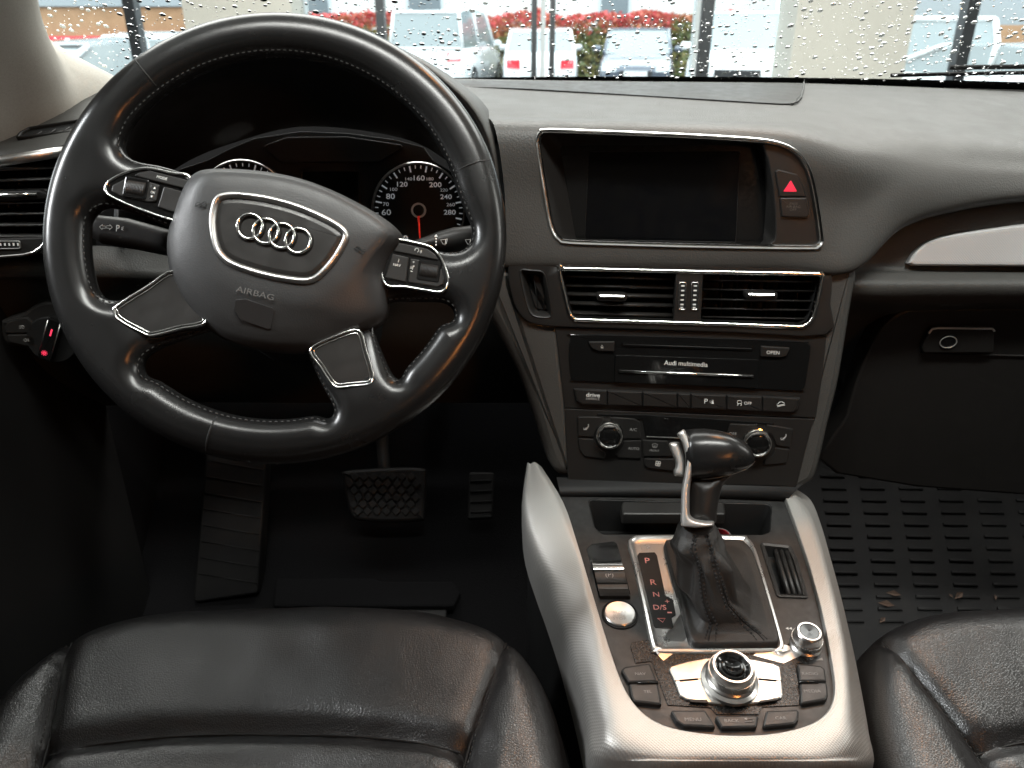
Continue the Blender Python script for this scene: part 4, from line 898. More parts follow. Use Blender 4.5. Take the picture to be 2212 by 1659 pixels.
# parking brake, start button
well = plate('brake_well', C, rp(C.L(mp(BR, (322, 712), (345, 690), (440, 678), (455, 690), (512, 905), (505, 920), (378, 928), (345, 800)), .001), .003), -.004, .0008, M['gloss'], con, .0004)
pb = thing('parking_brake_switch', 'chrome-topped electric parking brake switch above the start button', 'switch', C.P(*C.uv(BR(420, 830))))
psec = [(765, .006), (775, .0085), (800, .008), (812, .005), (830, .0042), (850, .0046), (858, .0062), (862, .0045), (885, .0034), (905, .004), (915, .0055), (922, .003)]
def pbx(y): t = (y - 765) / 157; return 345 + t * 36, 475 + t * 36
pr = [[C.P(*C.uv(BR(pbx(y)[0] + (pbx(y)[1] - pbx(y)[0]) * k / 3, y + (0 if 1 else 0)), z), z) for k in range(4)] for y, z in psec]
for nm, a, b, mt in (('chrome_lip', 0, 4, 'chrome'), ('switch_cap', 3, 9, 'console'), ('lower_lip', 8, 12, 'plastic')):
    grid(nm, [[p - C.n * .008 for p in pr[a]]] + pr[a:b] + [[p - C.n * .008 for p in pr[b - 1]]], M[mt], pb, 2, 0, 50, 2)
txt(C, '(P)', BR(421, 826), 34, M['grey'], pb, .0050, 0, 1, name='brake_symbol')
lathe('start_button_bezel', C.sub(*C.uv(BR(466, 995), .001), 0), [(.0168, 0), (.0168, .0016), (.0155, .0022), (.0148, .0004)], M['groove'], con, 48)
sb = lathe('start_button', C.sub(*C.uv(BR(466, 995), .001), 0), [(.0146, 0), (.0146, .0022), (.0135, .0032), (.0118, .0030), (.0005, .0022)], M['satin'], con, 48)
for s, yy, w_ in (('START', 984, 58), ('ENGINE', 998, 52), ('STOP', 1013, 58)): txt(C, s, BR(465, yy), w_, M['grey'], sb, .0034, -.03, .72)
# side vent with three louvres
lof('louvre_frame', C, vent, [(-.0006, -.002), (0, .0018), (.0012, .0022), (.004, .0012), (.006, -.012)], M['console'], con, False, True)
for k in range(4):
    a = .12 + k * .25; q0 = Z1(1300 + a * 165, 215 + k * 5); q1 = Z1(1398 + a * 170, 552)
    bar('louvre', C, q0, q1, .0012, .0042, .006, M['console'], con) if k else None
# volume knob
kx_, ky_ = C.uv(BR(1266, 1130), .0); fk = C.sub(kx_, ky_, 0)
vk = lathe('volume_knob', fk, [(.0140, 0), (.0138, .002), (.0122, .0035), (.0128, .0045), (.0128, .0105), (.0118, .012), (.0112, .0175), (.0100, .019), (.0086, .0190), (.0082, .0178)], M['satin'], con, 40)
lathe('knob_cap', fk, [(.0084, .016), (.0080, .0186), (.0005, .0182)], M['gloss'], vk, 32)
for k in range(44):
    a = 2 * math.pi * k / 44; box('knurl', fk.sub(.0128 * math.cos(a), .0128 * math.sin(a), .005, a), -.0003, .0006, -.0006, .0006, 0, .005, M['satin'], vk, .0002)
f2 = C.sub(*C.uv(BR(1194, 1056), .0006), .0006)
for dx in (-.0026, .0004): mk('skip_mark', [f2.P(dx, 0), f2.P(dx + .0028, .0016), f2.P(dx + .0028, -.0016)], [(0, 1, 2)], M['white'], con, smooth=False)
f2 = C.sub(*C.uv(BR(1325, 1189), .0006), .0006)
mk('volume_mark', [f2.P(-.003, -.0012), f2.P(.0035, -.0012), f2.P(.0035, .0018)], [(0, 1, 2)], M['grey'], con, smooth=False)
tube('power_mark', [f2.P(-.0058 + .0012 * math.cos(t), .0008 + .0012 * math.sin(t), 0) for t in [j * .7 for j in range(9)]], .0002, M['grey'], con, 5, True)
# glossy surround of the controller
gq = mp(Z1, (282, 935), (300, 905), (420, 880), (470, 965), (520, 990), (1385, 980), (1420, 935), (1480, 900), (1500, 985), (1600, 1030), (1612, 1058), (1515, 1062), (1512, 1120), (1530, 1200), (1540, 1280), (1535, 1372), (1260, 1385), (1235, 1440), (920, 1440), (880, 1390), (560, 1370), (520, 1260), (480, 1150), (440, 1045), (320, 1060))
plate('gloss_surround', C, rp(C.L(gq, .001), .0012), -.002, .0010, M['dusty'], con, .0004)
cq = mp(Z1, (568, 1105), (580, 1080), (700, 1045), (840, 1020), (1000, 1012), (1200, 1030), (1340, 1060), (1395, 1085), (1408, 1190), (1415, 1290), (1400, 1320), (1240, 1355), (1120, 1366), (1105, 1315), (1010, 1315), (985, 1366), (850, 1355), (700, 1330), (650, 1300), (608, 1190))
ctl = plate('controller_plate', C, rp(C.L(cq, .003), .002), -.001, .0032, M['satin'], con, .0014)
for q in ((650, 1188, 785, 1176), (1235, 1176, 1365, 1188)): bar('key_gap', C, Z1(q[0], q[1]), Z1(q[2], q[3]), .0036, .0016, .002, M['groove'], ctl)
for q in ((610, 1190, 650, 1188), (1365, 1188, 1410, 1190), (785, 1176, 830, 1172), (1200, 1172, 1235, 1176)): bar('key_line', C, Z1(q[0], q[1]), Z1(q[2], q[3]), .0034, .0005, .001, M['groove'], ctl)
for q in ([(720, 1345), (735, 1328), (850, 1330), (862, 1352), (850, 1356)], [(1230, 1355), (1245, 1335), (1365, 1325), (1380, 1330), (1375, 1335)]): plate('key_mark', C, C.L(mp(Z1, *q), .0034), .002, .0036, M['plastic'], ctl, .0002)
fk = C.sub(*C.uv(Z1(1018, 1190), .004), .003)
rk_ = lathe('rotary_controller', fk, [(.0240, 0), (.0236, .003), (.0206, .0045), (.0203, .006), (.0188, .0075), (.0185, .0155), (.0176, .0173), (.0172, .0188), (.0163, .0204), (.0146, .0204), (.0140, .0196), (.0138, .016)], M['satin'], con, 64)
lathe('controller_cap', fk, [(.0139, .015), (.0137, .0198), (.0130, .0200), (.0108, .0186), (.0096, .0188), (.0084, .0204), (.0066, .0208), (.0055, .0200), (.0005, .0187)], M['gloss'], rk_, 48)
for k in range(80):
    a = 2 * math.pi * k / 80; box('knurl', fk.sub(.0186 * math.cos(a), .0186 * math.sin(a), .008, a), -.0004, .0006, -.0005, .0005, 0, .007, M['satin'], rk_, .0001)
# the eight keys round the controller
def key(nm, q, text, tq, wq, r=.0025, z=.0045, ys=.85):
    k = plate(nm, C, rp(C.L(mp(Z1, *q), z), r), -.002, z, M['console'], con, .0018)
    txt(C, text, Z1(*tq), wq * 1.728125 / 2.9618, M['grey'], k, z + .0003, 0, ys); return k
key('nav_key', [(215, 1110), (235, 1085), (430, 1056), (488, 1195), (270, 1203)], 'NAV', (358, 1138), 78)
key('tel_key', [(272, 1206), (488, 1203), (520, 1368), (310, 1345), (290, 1310)], 'TEL', (412, 1270), 60)
key('radio_key', [(1518, 1062), (1690, 1075), (1728, 1100), (1740, 1195), (1535, 1195)], 'RADIO', (1615, 1138), 118)
key('media_key', [(1537, 1200), (1742, 1198), (1752, 1290), (1735, 1330), (1545, 1365)], 'MEDIA', (1632, 1266), 124)
key('menu_key', [(575, 1405), (840, 1405), (925, 1535), (680, 1525), (625, 1490)], 'MENU', (748, 1476), 122)
bk = key('back_key', [(905, 1445), (1240, 1440), (1220, 1535), (960, 1540)], 'BACK', (1035, 1485), 108)
key('car_key', [(1290, 1410), (1535, 1398), (1530, 1480), (1500, 1510), (1260, 1535)], 'CAR', (1398, 1466), 82)
f2 = C.sub(*C.uv(Z1(1155, 1482), .0048), .0048)
tube('return_mark', [f2.P(*p, 0) for p in ((-.003, -.0016), (.004, -.0016), (.004, .0012), (-.001, .0012))], .00025, M['grey'], bk, 5)
mk('return_mark', [f2.P(-.0030, .0012), f2.P(-.0006, .0024), f2.P(-.0006, 0)], [(0, 1, 2)], M['grey'], bk, smooth=False)
for q in ((335, 1204, 490, 1200), (1535, 1198, 1675, 1196)): bar('key_bar', C, Z1(q[0], q[1]), Z1(q[2], q[3]), .0056, .0018, .004, M['gloss'], con)
# armrest front edge just under the frame
af = Fr(C.P(*C.uv(BR(950, 1655), -.0), -.0), (1, 0, 0), C.n)
plate('armrest_edge', af, [(-.15, -.1), (.15, -.1), (.15, -.001), (-.15, -.001)], -.05, -.006, M['plastic'], con, .004)
# ================================================================== GEAR SELECTOR
KO = CAM + ray(Z5(640, 600)) * .705
K = Fr(KO, (1, 0, 0), -ray(Z5(640, 600)))
ge = thing('gear_selector', 'automatic gear lever with leather knob, silver button and stitched boot', 'gear lever', C.P(*C.uv(BR(950, 950))))
def kz(x, y, h=0): return K.uv(Z5(x, y), h)
loops = []
for x, yt, yb, dz in ((392, 185, 826, .020), (402, 178, 828, .0225), (500, 165, 827, .024), (650, 163, 816, .0245), (800, 181, 800, .024), (950, 218, 765, .022), (1050, 262, 732, .0195), (1150, 330, 692, .0155), (1220, 405, 650, .0115), (1262, 485, 608, .007), (1282, 540, 575, .0025)):
    (xa, ya), (xb, yb_) = kz(x + (30 if x < 500 else 0) * 0, yt), kz(x, yb); n = 36; cyy, hy = (ya + yb_) / 2, (ya - yb_) / 2
    lp = []
    for k in range(n):
        t = 2 * math.pi * k / n; c_, s_ = math.cos(t), math.sin(t); e = .82
        lp.append(K.P((xa + xb) / 2 + .006 * (.0 if x > 500 else -s_ * 0), cyy + hy * math.copysign(abs(s_) ** e, s_), dz * math.copysign(abs(c_) ** e, c_)))
    loops.append(lp)
loft('knob', loops, M['rim'], ge, sharp=80)
tube('knob_seam', [K.P(*kz(x, y, z), z) for x, y, z in ((478, 827, .005), (650, 817, .005), (820, 797, .005), (960, 760, .004), (1070, 722, .003), (1160, 688, .002), (1240, 632, .0), (1278, 580, .0))], .0007, M['satin'], ge, 6)
inflate('stem', K, ccw(cr([kz(x, y) for x, y in ((440, 800), (700, 790), (1010, 742), (890, 860), (845, 960), (815, 1100), (790, 1250), (765, 1390), (600, 1400), (440, 1390), (430, 1200), (432, 1000))], 4)), [], .014, .0145, .018, M['plastic'], ge, spc=.004, bs=.003, z0=-.002)
inflate('chrome_spine', K, ccw(cr([kz(x, y) for x, y in ((368, 180), (330, 192), (275, 235), (292, 275), (330, 330), (370, 460), (384, 600), (368, 750), (342, 880), (328, 1010), (324, 1200), (326, 1405), (420, 1432), (540, 1440), (660, 1432), (745, 1415), (746, 1352), (640, 1345), (540, 1328), (470, 1300), (440, 1255), (436, 1150), (438, 1000), (452, 880), (478, 740), (492, 600), (478, 450), (448, 340), (410, 250))], 3)), [], .0024, .0225, .018, M['spine'], ge, spc=.003, bs=.002, z0=.0)
inflate('release_button', K, ccw(cr([kz(x, y) for x, y in ((168, 380), (195, 342), (290, 338), (325, 400), (355, 500), (374, 580), (376, 680), (360, 780), (290, 782), (238, 772), (232, 705), (252, 650), (244, 570), (205, 490))], 4)), [], .0032, .0150, .014, M['spine'], ge, spc=.003, bs=.002, z0=.0)
# boot: rings from the collar down to the gear plate
col_c = K.P(*kz(540, 1420), 0)
base = ccw(cr(C.L(mp(Z1, (530, 200), (560, 172), (640, 165), (1060, 172), (1130, 195), (1190, 270), (1260, 470), (1330, 700), (1385, 900), (1378, 938), (1340, 952), (1000, 956), (780, 955), (735, 940), (705, 880), (640, 620), (580, 400)), .003), 5))
NB = 120; bb = resample(base, NB)
bc = Vector((sum(p[0] for p in bb) / NB, sum(p[1] for p in bb) / NB))
ang = [math.atan2(p[1] - bc.y, p[0] - bc.x) for p in bb]
axis = [(0, K.P(*kz(540, 1400), 0), .0145, .0145), (.14, K.P(*kz(545, 1500), -.002), .0190, .018), (.30, K.P(*kz(560, 1640), -.004), .0235, .021), (.5, K.P(*kz(600, 1830), -.008), .0245, .022)]
c4 = C.P(*C.uv(Z1(880, 480), .03), .03); c5 = C.P(*C.uv(Z1(930, 620), .014), .014)
def boot_ring(t):
    lp = []
    for k in range(NB):
        a = ang[k]
        def E(c, rx, ry): return c + C.ex * rx * math.cos(a) + C.ey * ry * math.sin(a)
        def Bp(s, z): return C.P(bc.x + (bb[k][0] - bc.x) * s, bc.y + (bb[k][1] - bc.y) * s, z)
        key = [(0, E(axis[0][1], axis[0][2], axis[0][3])), (.14, E(axis[1][1], axis[1][2], axis[1][3])), (.30, E(axis[2][1], axis[2][2], axis[2][3])), (.48, E(axis[3][1], axis[3][2], axis[3][3])),
               (.64, E(c4, .027, .025)), (.78, E(c5, .031, .030).lerp(Bp(.60, .016), .5)), (.88, Bp(.82, .009)), (.95, Bp(.975, .010)), (1.0, Bp(1.0, .001))]
        for (t0, p0), (t1, p1) in zip(key, key[1:]):
            if t <= t1 + 1e-9: u = (t - t0) / (t1 - t0); u = u * u * (3 - 2 * u) * .5 + u * .5; p = p0.lerp(p1, u); break
        w = math.sin(math.pi * min(1, max(0, (t - .1) / .74)))
        fold = noise.noise(Vector((math.cos(a) * 1.6, math.sin(a) * 1.6, t * 3.2))) * .009 + noise.noise(Vector((math.cos(a) * 4, math.sin(a) * 4 + 7, t * 5.5))) * .0036 + .0016 * math.sin(a * 3 + t * 9)
        d = (p - (axis[3][1].lerp(c5, t))); d = (d - C.n * d.dot(C.n)).normalized()
        lp.append(p + d * fold * w)
    return lp
bt_ = [boot_ring(t) for t in np.linspace(0, 1, 46)]
loft('boot', bt_, M['boot'], ge, True, True, sharp=80)
for da in (-.42, -.36, -.30, .30, .36, .42):
    k0 = min(range(NB), key=lambda k: abs(((ang[k] + math.pi / 2 - da + math.pi) % (2 * math.pi)) - math.pi))
    pl = [r[k0] for r in bt_[:-3]]; up = [((p - axis[3][1]) - C.n * (p - axis[3][1]).dot(C.n)).normalized() + C.n * .3 for p in pl]
    if abs(abs(da) - .36) < .01: tube('boot_seam', [p + u * .0001 for p, u in zip(pl, up)], .0007, M['bstitch'], ge, 5)
    else: dashes('boot_stitching', pl, up, M['bstitch'], ge, ln=.0026, gap=.0012, r=.0007)

# ================================================================== SEATS
def seat_meshes():
    hw, dep = .243, .52
    half = [(.0, .016), (.07, .014), (.13, .007), (.18, -.009), (.218, -.036), (.242, -.075), (.256, -.13), (.262, -.22), (.260, -.36), (.256, -dep)]
    outl = [(-x, y) for x, y in half[::-1]] + half[1:]; outl = outl[::-1]
    l = cr(outl, 6)
    sx = lambda y: np.interp(y, [-.5, -.30, -.22, -.15, -.09, -.05, 0], [.150, .152, .159, .174, .192, .203, .208])
    seamL = [(-float(sx(np.array(y))) , y) for y in np.linspace(-.515, -.036, 90)]; seamR = [(-x, y) for x, y in seamL]
    xm = .1695; seamM = [(x, -.160 + .022 * (1 - (x / xm) ** 2)) for x in np.linspace(-xm, xm, 90)]
    V, T, d = tri2d(l, [], [.002, .005, .010, .016, .024, .033, .044, .056], .0055, .006, (seamL, seamR, seamM))
    dS = np.minimum(seg_dist(V, seamL, False), seg_dist(V, seamR, False)); dM = seg_dist(V, seamM, False)
    Rr = .048; g = np.sqrt(np.clip(1 - (1 - np.clip(d / Rr, 0, 1)) ** 2, 0, 1))
    x, y = V[:, 0], V[:, 1]
    bol = np.abs(x) > sx(y) + 1e-5
    z = .085 * g - .19 * np.clip(-(y + .045), 0, 1) * np.clip(d / .05, .3, 1)
    z = z - .016 * np.exp(-((x) / .13) ** 2) * np.clip(-(y + .05) / .12, 0, 1)
    fade = np.clip((d - .012) / .05, 0, 1)
    z = z + np.where(bol, .012 * np.clip(dS / .03, 0, 1) * fade, .003 * np.clip(dS / .02, 0, 1) * fade)
    midp = ~bol
    z = z - np.where(midp, .010 * np.exp(-(dM / .009) ** 2), 0) - .0065 * np.exp(-(dS / .0042) ** 2) * np.clip(d / .03, .15, 1)
    back = midp & (y < np.interp(x, [p[0] for p in seamM], [p[1] for p in seamM]))
    for i in range(len(V)):       # soft creases in the hide
        p = Vector((V[i, 0] * 9, V[i, 1] * 9, 0)); z[i] += .0022 * noise.noise(p) * g[i] + .0010 * noise.noise(p * 3.3) * g[i]
    cen = T
    xc_, yc_ = x[T].mean(1), y[T].mean(1); reg = np.zeros(len(T), int); bm_ = np.abs(xc_) > sx(yc_); reg[bm_] = np.where(xc_[bm_] < 0, 1, 2); bk_ = (yc_ < np.interp(xc_, [p[0] for p in seamM], [p[1] for p in seamM])) & ~bm_; reg[bk_] = 3
    return V, T, z, reg, seamL, seamR, seamM, l
SV, ST_, SZ, SREG, sL, sR_, sM, sOut = seat_meshes()
def make_seat(cx, cy, cz, label, nm):
    r = thing(nm, label, 'car seat', (cx, cy - .25, cz - .12))
    for k, pn in ((0, 'front_panel'), (3, 'seat_panel'), (1, 'bolster'), (2, 'bolster')):
        t = ST_[SREG == k]; ids = np.unique(t); mp_ = {int(a): i for i, a in enumerate(ids)}
        mk(pn, [(cx + SV[i, 0], cy + SV[i, 1], cz - .085 + SZ[i]) for i in ids], [[mp_[int(a)] for a in f] for f in t], M['seat'], r, 80)
    def zs(p):
        d = np.hypot(SV[:, 0] - p[0], SV[:, 1] - p[1]); return cz - .085 + SZ[d.argmin()]
    def path(s, dx, lift):
        q = [p for p in s[::2] if p[1] < -.05]; zz = np.array([np.mean([zs((p[0] + dx + a, p[1] + b)) for a in (-.001, .001) for b in (-.002, .002)]) for p in q])
        zz = np.convolve(np.pad(zz, 3, 'edge'), np.ones(7) / 7, 'valid'); return [Vector((cx + p[0] + dx, cy + p[1], z + lift)) for p, z in zip(q, zz)]
    for s in (sL, sR_, sM):
        pts = path(s, 0, .0004)
        tube('seam', pts, .0010, M['groove'], r, 5)
    for s, dx in ((sL, -.0035), (sR_, .0035)):
        pts = path(s, dx, .0006)
        dashes('stitching', pts, Vector((0, 0, 1)), M['stitch'], r, .0034, .0022, .0004)
    l = resample(sOut, 150); low = [(p[0] * 1.004, p[1]) for p in l]
    loft('seat_side', [[Vector((cx + p[0], cy + p[1], cz - .084)) for p in l], [Vector((cx + p[0] * 1.01, cy + p[1], cz - .12)) for p in l], [Vector((cx + p[0] * .97, cy + p[1] - .01, cz - .22)) for p in l], [Vector((cx + p[0] * .9, cy + p[1] - .03, cz - .30)) for p in l]], M['seat'], r, False, True, sharp=60)
    tube('piping', [Vector((cx + p[0], cy + p[1], cz - .083)) for p in l], .0035, M['seat'], r, 8, True)
    return r
make_seat(-.208, .612, .915, 'driver seat cushion in black grained leather, left of the console below the wheel', 'seat_cushion')
make_seat(.548, .612, .915, 'passenger seat cushion in black grained leather, right of the console', 'seat_cushion')

# ================================================================== FOOTWELLS
def struct(o): return kind(o, 'structure')
struct(grid('carpet', [[(x, y, z) for x in (-.66, -.3, 0, .3, .6, 1.0)] for y, z in ((-.9, .56), (.2, .56), (.75, .57), (.95, .60), (1.15, .74), (1.25, .95), (1.27, 1.2))], M['carpet'], None, 4))
fr_ = Fr(at(BL(985, 640), 1.02), (1, 0, 0), nrm(35, 0))
ft_ = thing('footrest', 'dark ribbed footrest plate at the far side of the driver footwell', 'footrest', fr_.o)
plate('rest_plate', fr_, rp(fr_.L(mp(BL, (890, 250), (1150, 250), (1145, 400), (1112, 905), (842, 945), (835, 920), (880, 420))), .006), -.03, 0, M['rubber'], ft_, .003)
for k in range(8):
    y0 = 330 + k * 70; bar('grip_rib', fr_, BL(895 - k * 5, y0), BL(1135 - k * 3, y0 + 40), .0006, .0016, .002, M['rubber'], ft_)
bp = Fr(at(BL(1660, 480), 1.06), (1, 0, 0), nrm(38, 0))
br = thing('brake_pedal', 'wide black brake pedal with a diamond-patterned rubber pad', 'pedal', bp.o)
bl_ = ccw(cr(bp.L(mp(BL, (1480, 400), (1490, 375), (1650, 362), (1820, 362), (1838, 400), (1832, 560), (1810, 590), (1660, 596), (1540, 585), (1512, 560), (1490, 480))), 4))
plate('pedal_pad', bp, bl_, -.015, 0, M['rubber'], br, .005)
bx0, bx1 = min(p[0] for p in bl_), max(p[0] for p in bl_); by0, by1 = min(p[1] for p in bl_), max(p[1] for p in bl_)
for i in range(9):
    for j in range(8):
        px = bx0 + (i + .5 + (j % 2) * .5) * (bx1 - bx0) / 9; py = by0 + (j + .5) * (by1 - by0) / 8
        if seg_dist(np.array([[px, py]]), bl_)[0] < .008 or not inside(np.array([[px, py]]), bl_)[0]: continue
        f2 = bp.sub(px, py, -.0005, math.pi / 4); box('pad_stud', f2, -.0052, .0052, -.0052, .0052, 0, .004, M['rubber'], br, .0014)
tube('pedal_arm', [bp.P((bx0 + bx1) / 2, by1 - .02, -.015), bp.P((bx0 + bx1) / 2 - .01, by1 + .10, .0), bp.P((bx0 + bx1) / 2 - .01, by1 + .22, .03)], .010, M['dark'], br, 10)
ap = Fr(at(BL(2075, 515), 1.06), (1, 0, 0), nrm(42, 0))
ac = thing('accelerator_pedal', 'narrow black accelerator pedal beside the console', 'pedal', ap.o)
plate('pedal_pad', ap, rp(ap.L(mp(BL, (2028, 380), (2135, 380), (2128, 580), (2018, 585))), .005), -.012, 0, M['rubber'], ac, .003)
for k in range(4): bar('pad_rib', ap, BL(2034, 420 + k * 45), BL(2124, 416 + k * 45), .0015, .003, .003, M['rubber'], ac)
# mats
dmf = Fr((-.2, .80, .594), (1, 0, 0), (0, -.10, .99))
dmt = thing('driver_floor_mat', 'black rubber floor mat in front of the driver seat', 'floor mat', dmf.o)
plate('mat_sheet', dmf, rp([(-.22, -.3), (.10, -.3), (.10, .20), (-.10, .20), (-.22, .10)], .03), -.004, .003, M['rubber'], dmt, .002)
mq = mp(BL, (1190, 830), (1215, 800), (1600, 805), (1640, 850), (1960, 850), (1990, 900), (1960, 960), (1180, 960))
plate('mat_step', dmf, rp(dmf.L(mq, .01), .008), .001, .010, M['carpet'], dmt, .004)
pmf = Fr(at(BR(1800, 650), 1.02), (1, 0, 0), (0, -.42, .91))
pmt = thing('passenger_floor_mat', 'ribbed black rubber mat in the passenger footwell', 'floor mat', pmf.o)
plate('mat_sheet', pmf, rp(pmf.L(mp(BR, (1180, 250), (2700, 250), (2900, 1250), (1400, 1250))), .02), -.006, 0, M['rubber'], pmt, .003)
for j in range(13):
    yy = 400 + j * 52
    for i in range(8):
        xx = 1330 + i * 165 + j * 5 * (1 + i * .12) + (j * 2)
        if xx > 2330: continue
        a, b = pmf.uv(BR(xx, yy)), pmf.uv(BR(xx + 105, yy + 3)); f2 = pmf.sub((a[0] + b[0]) / 2, (a[1] + b[1]) / 2, 0, math.atan2(b[1] - a[1], b[0] - a[0]))
        L_ = math.hypot(b[0] - a[0], b[1] - a[1]) / 2
        plate('mat_rib', f2, [(-L_, -.0024), (L_, -.0024), (L_ * .96, .0024), (-L_ * .96, .0024)], 0, .0035, M['rubber'], pmt, .002)
mlf = bpy.data.materials.new('dry leaf'); 
M['leaf'] = mat('dry leaf litter', (.045, .022, .012), .8, cvar=(120, (.07, .045, .03)))
rnd = random.Random(3); V, Fc = [], []
for k in range(10):
    q = BR(rnd.uniform(1420, 2180), rnd.uniform(900, 1120)); p = pmf.P(*pmf.uv(q, .003), .003); s = rnd.uniform(.004, .012); a = rnd.uniform(0, 6.28)
    u = (pmf.ex * math.cos(a) + pmf.ey * math.sin(a)) * s; v = (pmf.ey * math.cos(a) - pmf.ex * math.sin(a)) * s * .45; n = len(V)
    V += [p - u, p + v + pmf.n * s * .3, p + u, p - v + pmf.n * s * .25]; Fc += [(n, n + 1, n + 2, n + 3)]
lit = mk('leaf_litter', V, Fc, M['leaf'], None, smooth=False); lit['kind'] = 'stuff'; lit['label'] = 'dry leaf scraps lying on the passenger rubber mat'; lit['category'] = 'litter'

# ================================================================== CAR SHELL
XL, XR = -.60, .94
struct(grid('door_panel_left', [[(XL, y, z) for y in (-.9, -.3, .3, .7, .98)] for z in (.5, .8, 1.0, 1.25)], M['dark'], None, 3, .03))
struct(grid('door_panel_right', [[(XR, y, z) for y in (-.9, -.3, .3, .7, .98)] for z in (.5, .8, 1.0, 1.25)], M['dark'], None, 3, .03))
ds = Fr((XL + .03, .62, .62), (0, 1, 0), (1, 0, 0))
def shell_panel(nm, pts, m):
    return struct(mk(nm, pts, [tuple(range(len(pts)))], m, None))
shell_panel('roof_front_header', [(XL, .34, 1.74), (XR, .34, 1.74), (XR, .18, 1.77), (XL, .18, 1.77)], M['lining'])  # unseen roof and rear panels, added to block light from above and behind
shell_panel('roof_rear', [(XL, -.28, 1.78), (XR, -.28, 1.78), (XR, -1.4, 1.74), (XL, -1.4, 1.74)], M['lining'])
shell_panel('roof_side_left', [(XL, .181, 1.771), (XL + .28, .181, 1.771), (XL + .28, -.279, 1.781), (XL, -.279, 1.781)], M['lining'])
shell_panel('roof_side_right', [(XR, .181, 1.771), (XR - .28, .181, 1.771), (XR - .28, -.279, 1.781), (XR, -.279, 1.781)], M['lining'])
shell_panel('rear_bulkhead', [(XL, -1.4, .5), (XR, -1.4, .5), (XR, -1.4, 1.26), (XL, -1.4, 1.26)], M['dark'])
for nm, xx in (('door_pillar_left', XL), ('door_pillar_right', XR)):  # unseen opaque blanks over the rear side windows, added to cut light
    shell_panel(nm, [(xx, -1.4, .5), (xx, -.20, .5), (xx, -.20, 1.775), (xx, -1.4, 1.74)], M['lining'])
    shell_panel(nm.replace('door_pillar', 'kick_panel'), [(xx * 1.001, .97, .45), (xx * 1.001, 1.31, .45), (xx * 1.001, 1.31, 1.2), (xx * 1.001, .97, 1.2)], M['carpet'])
shell_panel('floor_pan', [(-.8, -1.4, .50), (1.1, -1.4, .50), (1.1, 1.31, .50), (-.8, 1.31, .50)], M['carpet'])
shell_panel('bulkhead', [(-.75, 1.30, .45), (1.1, 1.30, .45), (1.1, 1.30, 1.345), (-.75, 1.30, 1.345)], M['dark'])
# windscreen pillar: beige cloth with a foot that sweeps into the dash
pr_ = [[at(q, Y) for q, Y in r] for r in (
    [((-500, -400), .60), ((-420, 100), .70), ((-300, 420), .78), ((-150, 640), .84)],
    [((-150, -400), .66), ((-60, 60), .78), ((0, 360), .86), ((60, 600), .905)],
    [((60, -400), .74), ((120, 60), .86), ((230, 330), .93), ((300, 520), .955)],
    [((20, -400), .80), ((98, 20), .93), ((190, 205), .985), ((470, 375), 1.0)],
    [((25, -400), .83), ((104, 20), .955), ((196, 203), 1.01), ((478, 372), 1.03)])]
pil = mk('x', [(0, 0, 0)], [], None); bpy.data.objects.remove(pil)
pil = grid('windscreen_pillar', pr_, M['pillar'], None, 6, .01); tag(pil, 'beige cloth-covered windscreen pillar at the upper corner of the dash', 'pillar')

# ================================================================== WINDSCREEN WITH RAIN
def yb(x): return 1.165 - .10 * ((x - XC) / .75) ** 2
SA, SB = math.cos(R(29)), math.sin(R(29))
def ws(x, s): return Vector((x, yb(x) - s * SA * (1 - .0 * x), 1.352 - .010 * ((x - XC) / .75) ** 2 + s * SB))
WN = Vector((0, SB, SA))
wsn = thing('windscreen', 'rain-speckled windscreen above the dashboard', 'windscreen', (XC, 1.16, 1.352))
gm = bpy.data.materials.new('clear windscreen glass'); gm.use_nodes = True; nt = gm.node_tree; nt.nodes.clear()
o_ = nt.nodes.new('ShaderNodeOutputMaterial'); tr = nt.nodes.new('ShaderNodeBsdfTransparent'); gl_ = nt.nodes.new('ShaderNodeBsdfGlossy'); gl_.inputs['Roughness'].default_value = .01
mx = nt.nodes.new('ShaderNodeMixShader'); mx.inputs[0].default_value = .06; tr.inputs[0].default_value = (.95, .985, .98, 1)
nt.links.new(tr.outputs[0], mx.inputs[1]); nt.links.new(gl_.outputs[0], mx.inputs[2]); nt.links.new(mx.outputs[0], o_.inputs[0]); M['glass'] = gm
xsw = np.linspace(-.68, 1.02, 30)
g_ = grid('glass', [[ws(x, s) for x in xsw] for s in (0, .2, .45, .7, .95)], M['glass'], wsn, 1)
grid('black_border', [[ws(x, s) + WN * .003 for x in xsw] for s in (-.03, .0, .014 if 1 else 0)], M['groove'], wsn, 1)
grid('seal', [[ws(x, s) - WN * .003 for x in xsw] for s in (-.02, -.006, .004)], M['plastic'], wsn, 1, .003)
wm_ = mat('rain water', (1, 1, 1), 0.0); b_ = wm_.node_tree.nodes['Principled BSDF']; b_.inputs['Transmission Weight'].default_value = 1; b_.inputs['IOR'].default_value = 1.33; M['water'] = wm_
rnd = random.Random(11); V, Fc = [], []; placed = []
cell = {}
def free(x, s, r):
    ci, cj = int(x / .008), int(s / .008)
    for a in (-1, 0, 1):
        for b in (-1, 0, 1):
            for (px, ps, pr) in cell.get((ci + a, cj + b), ()):
                if (px - x) ** 2 + (ps - s) ** 2 < (pr + r) ** 2: return False
    cell.setdefault((ci, cj), []).append((x, s, r)); return True
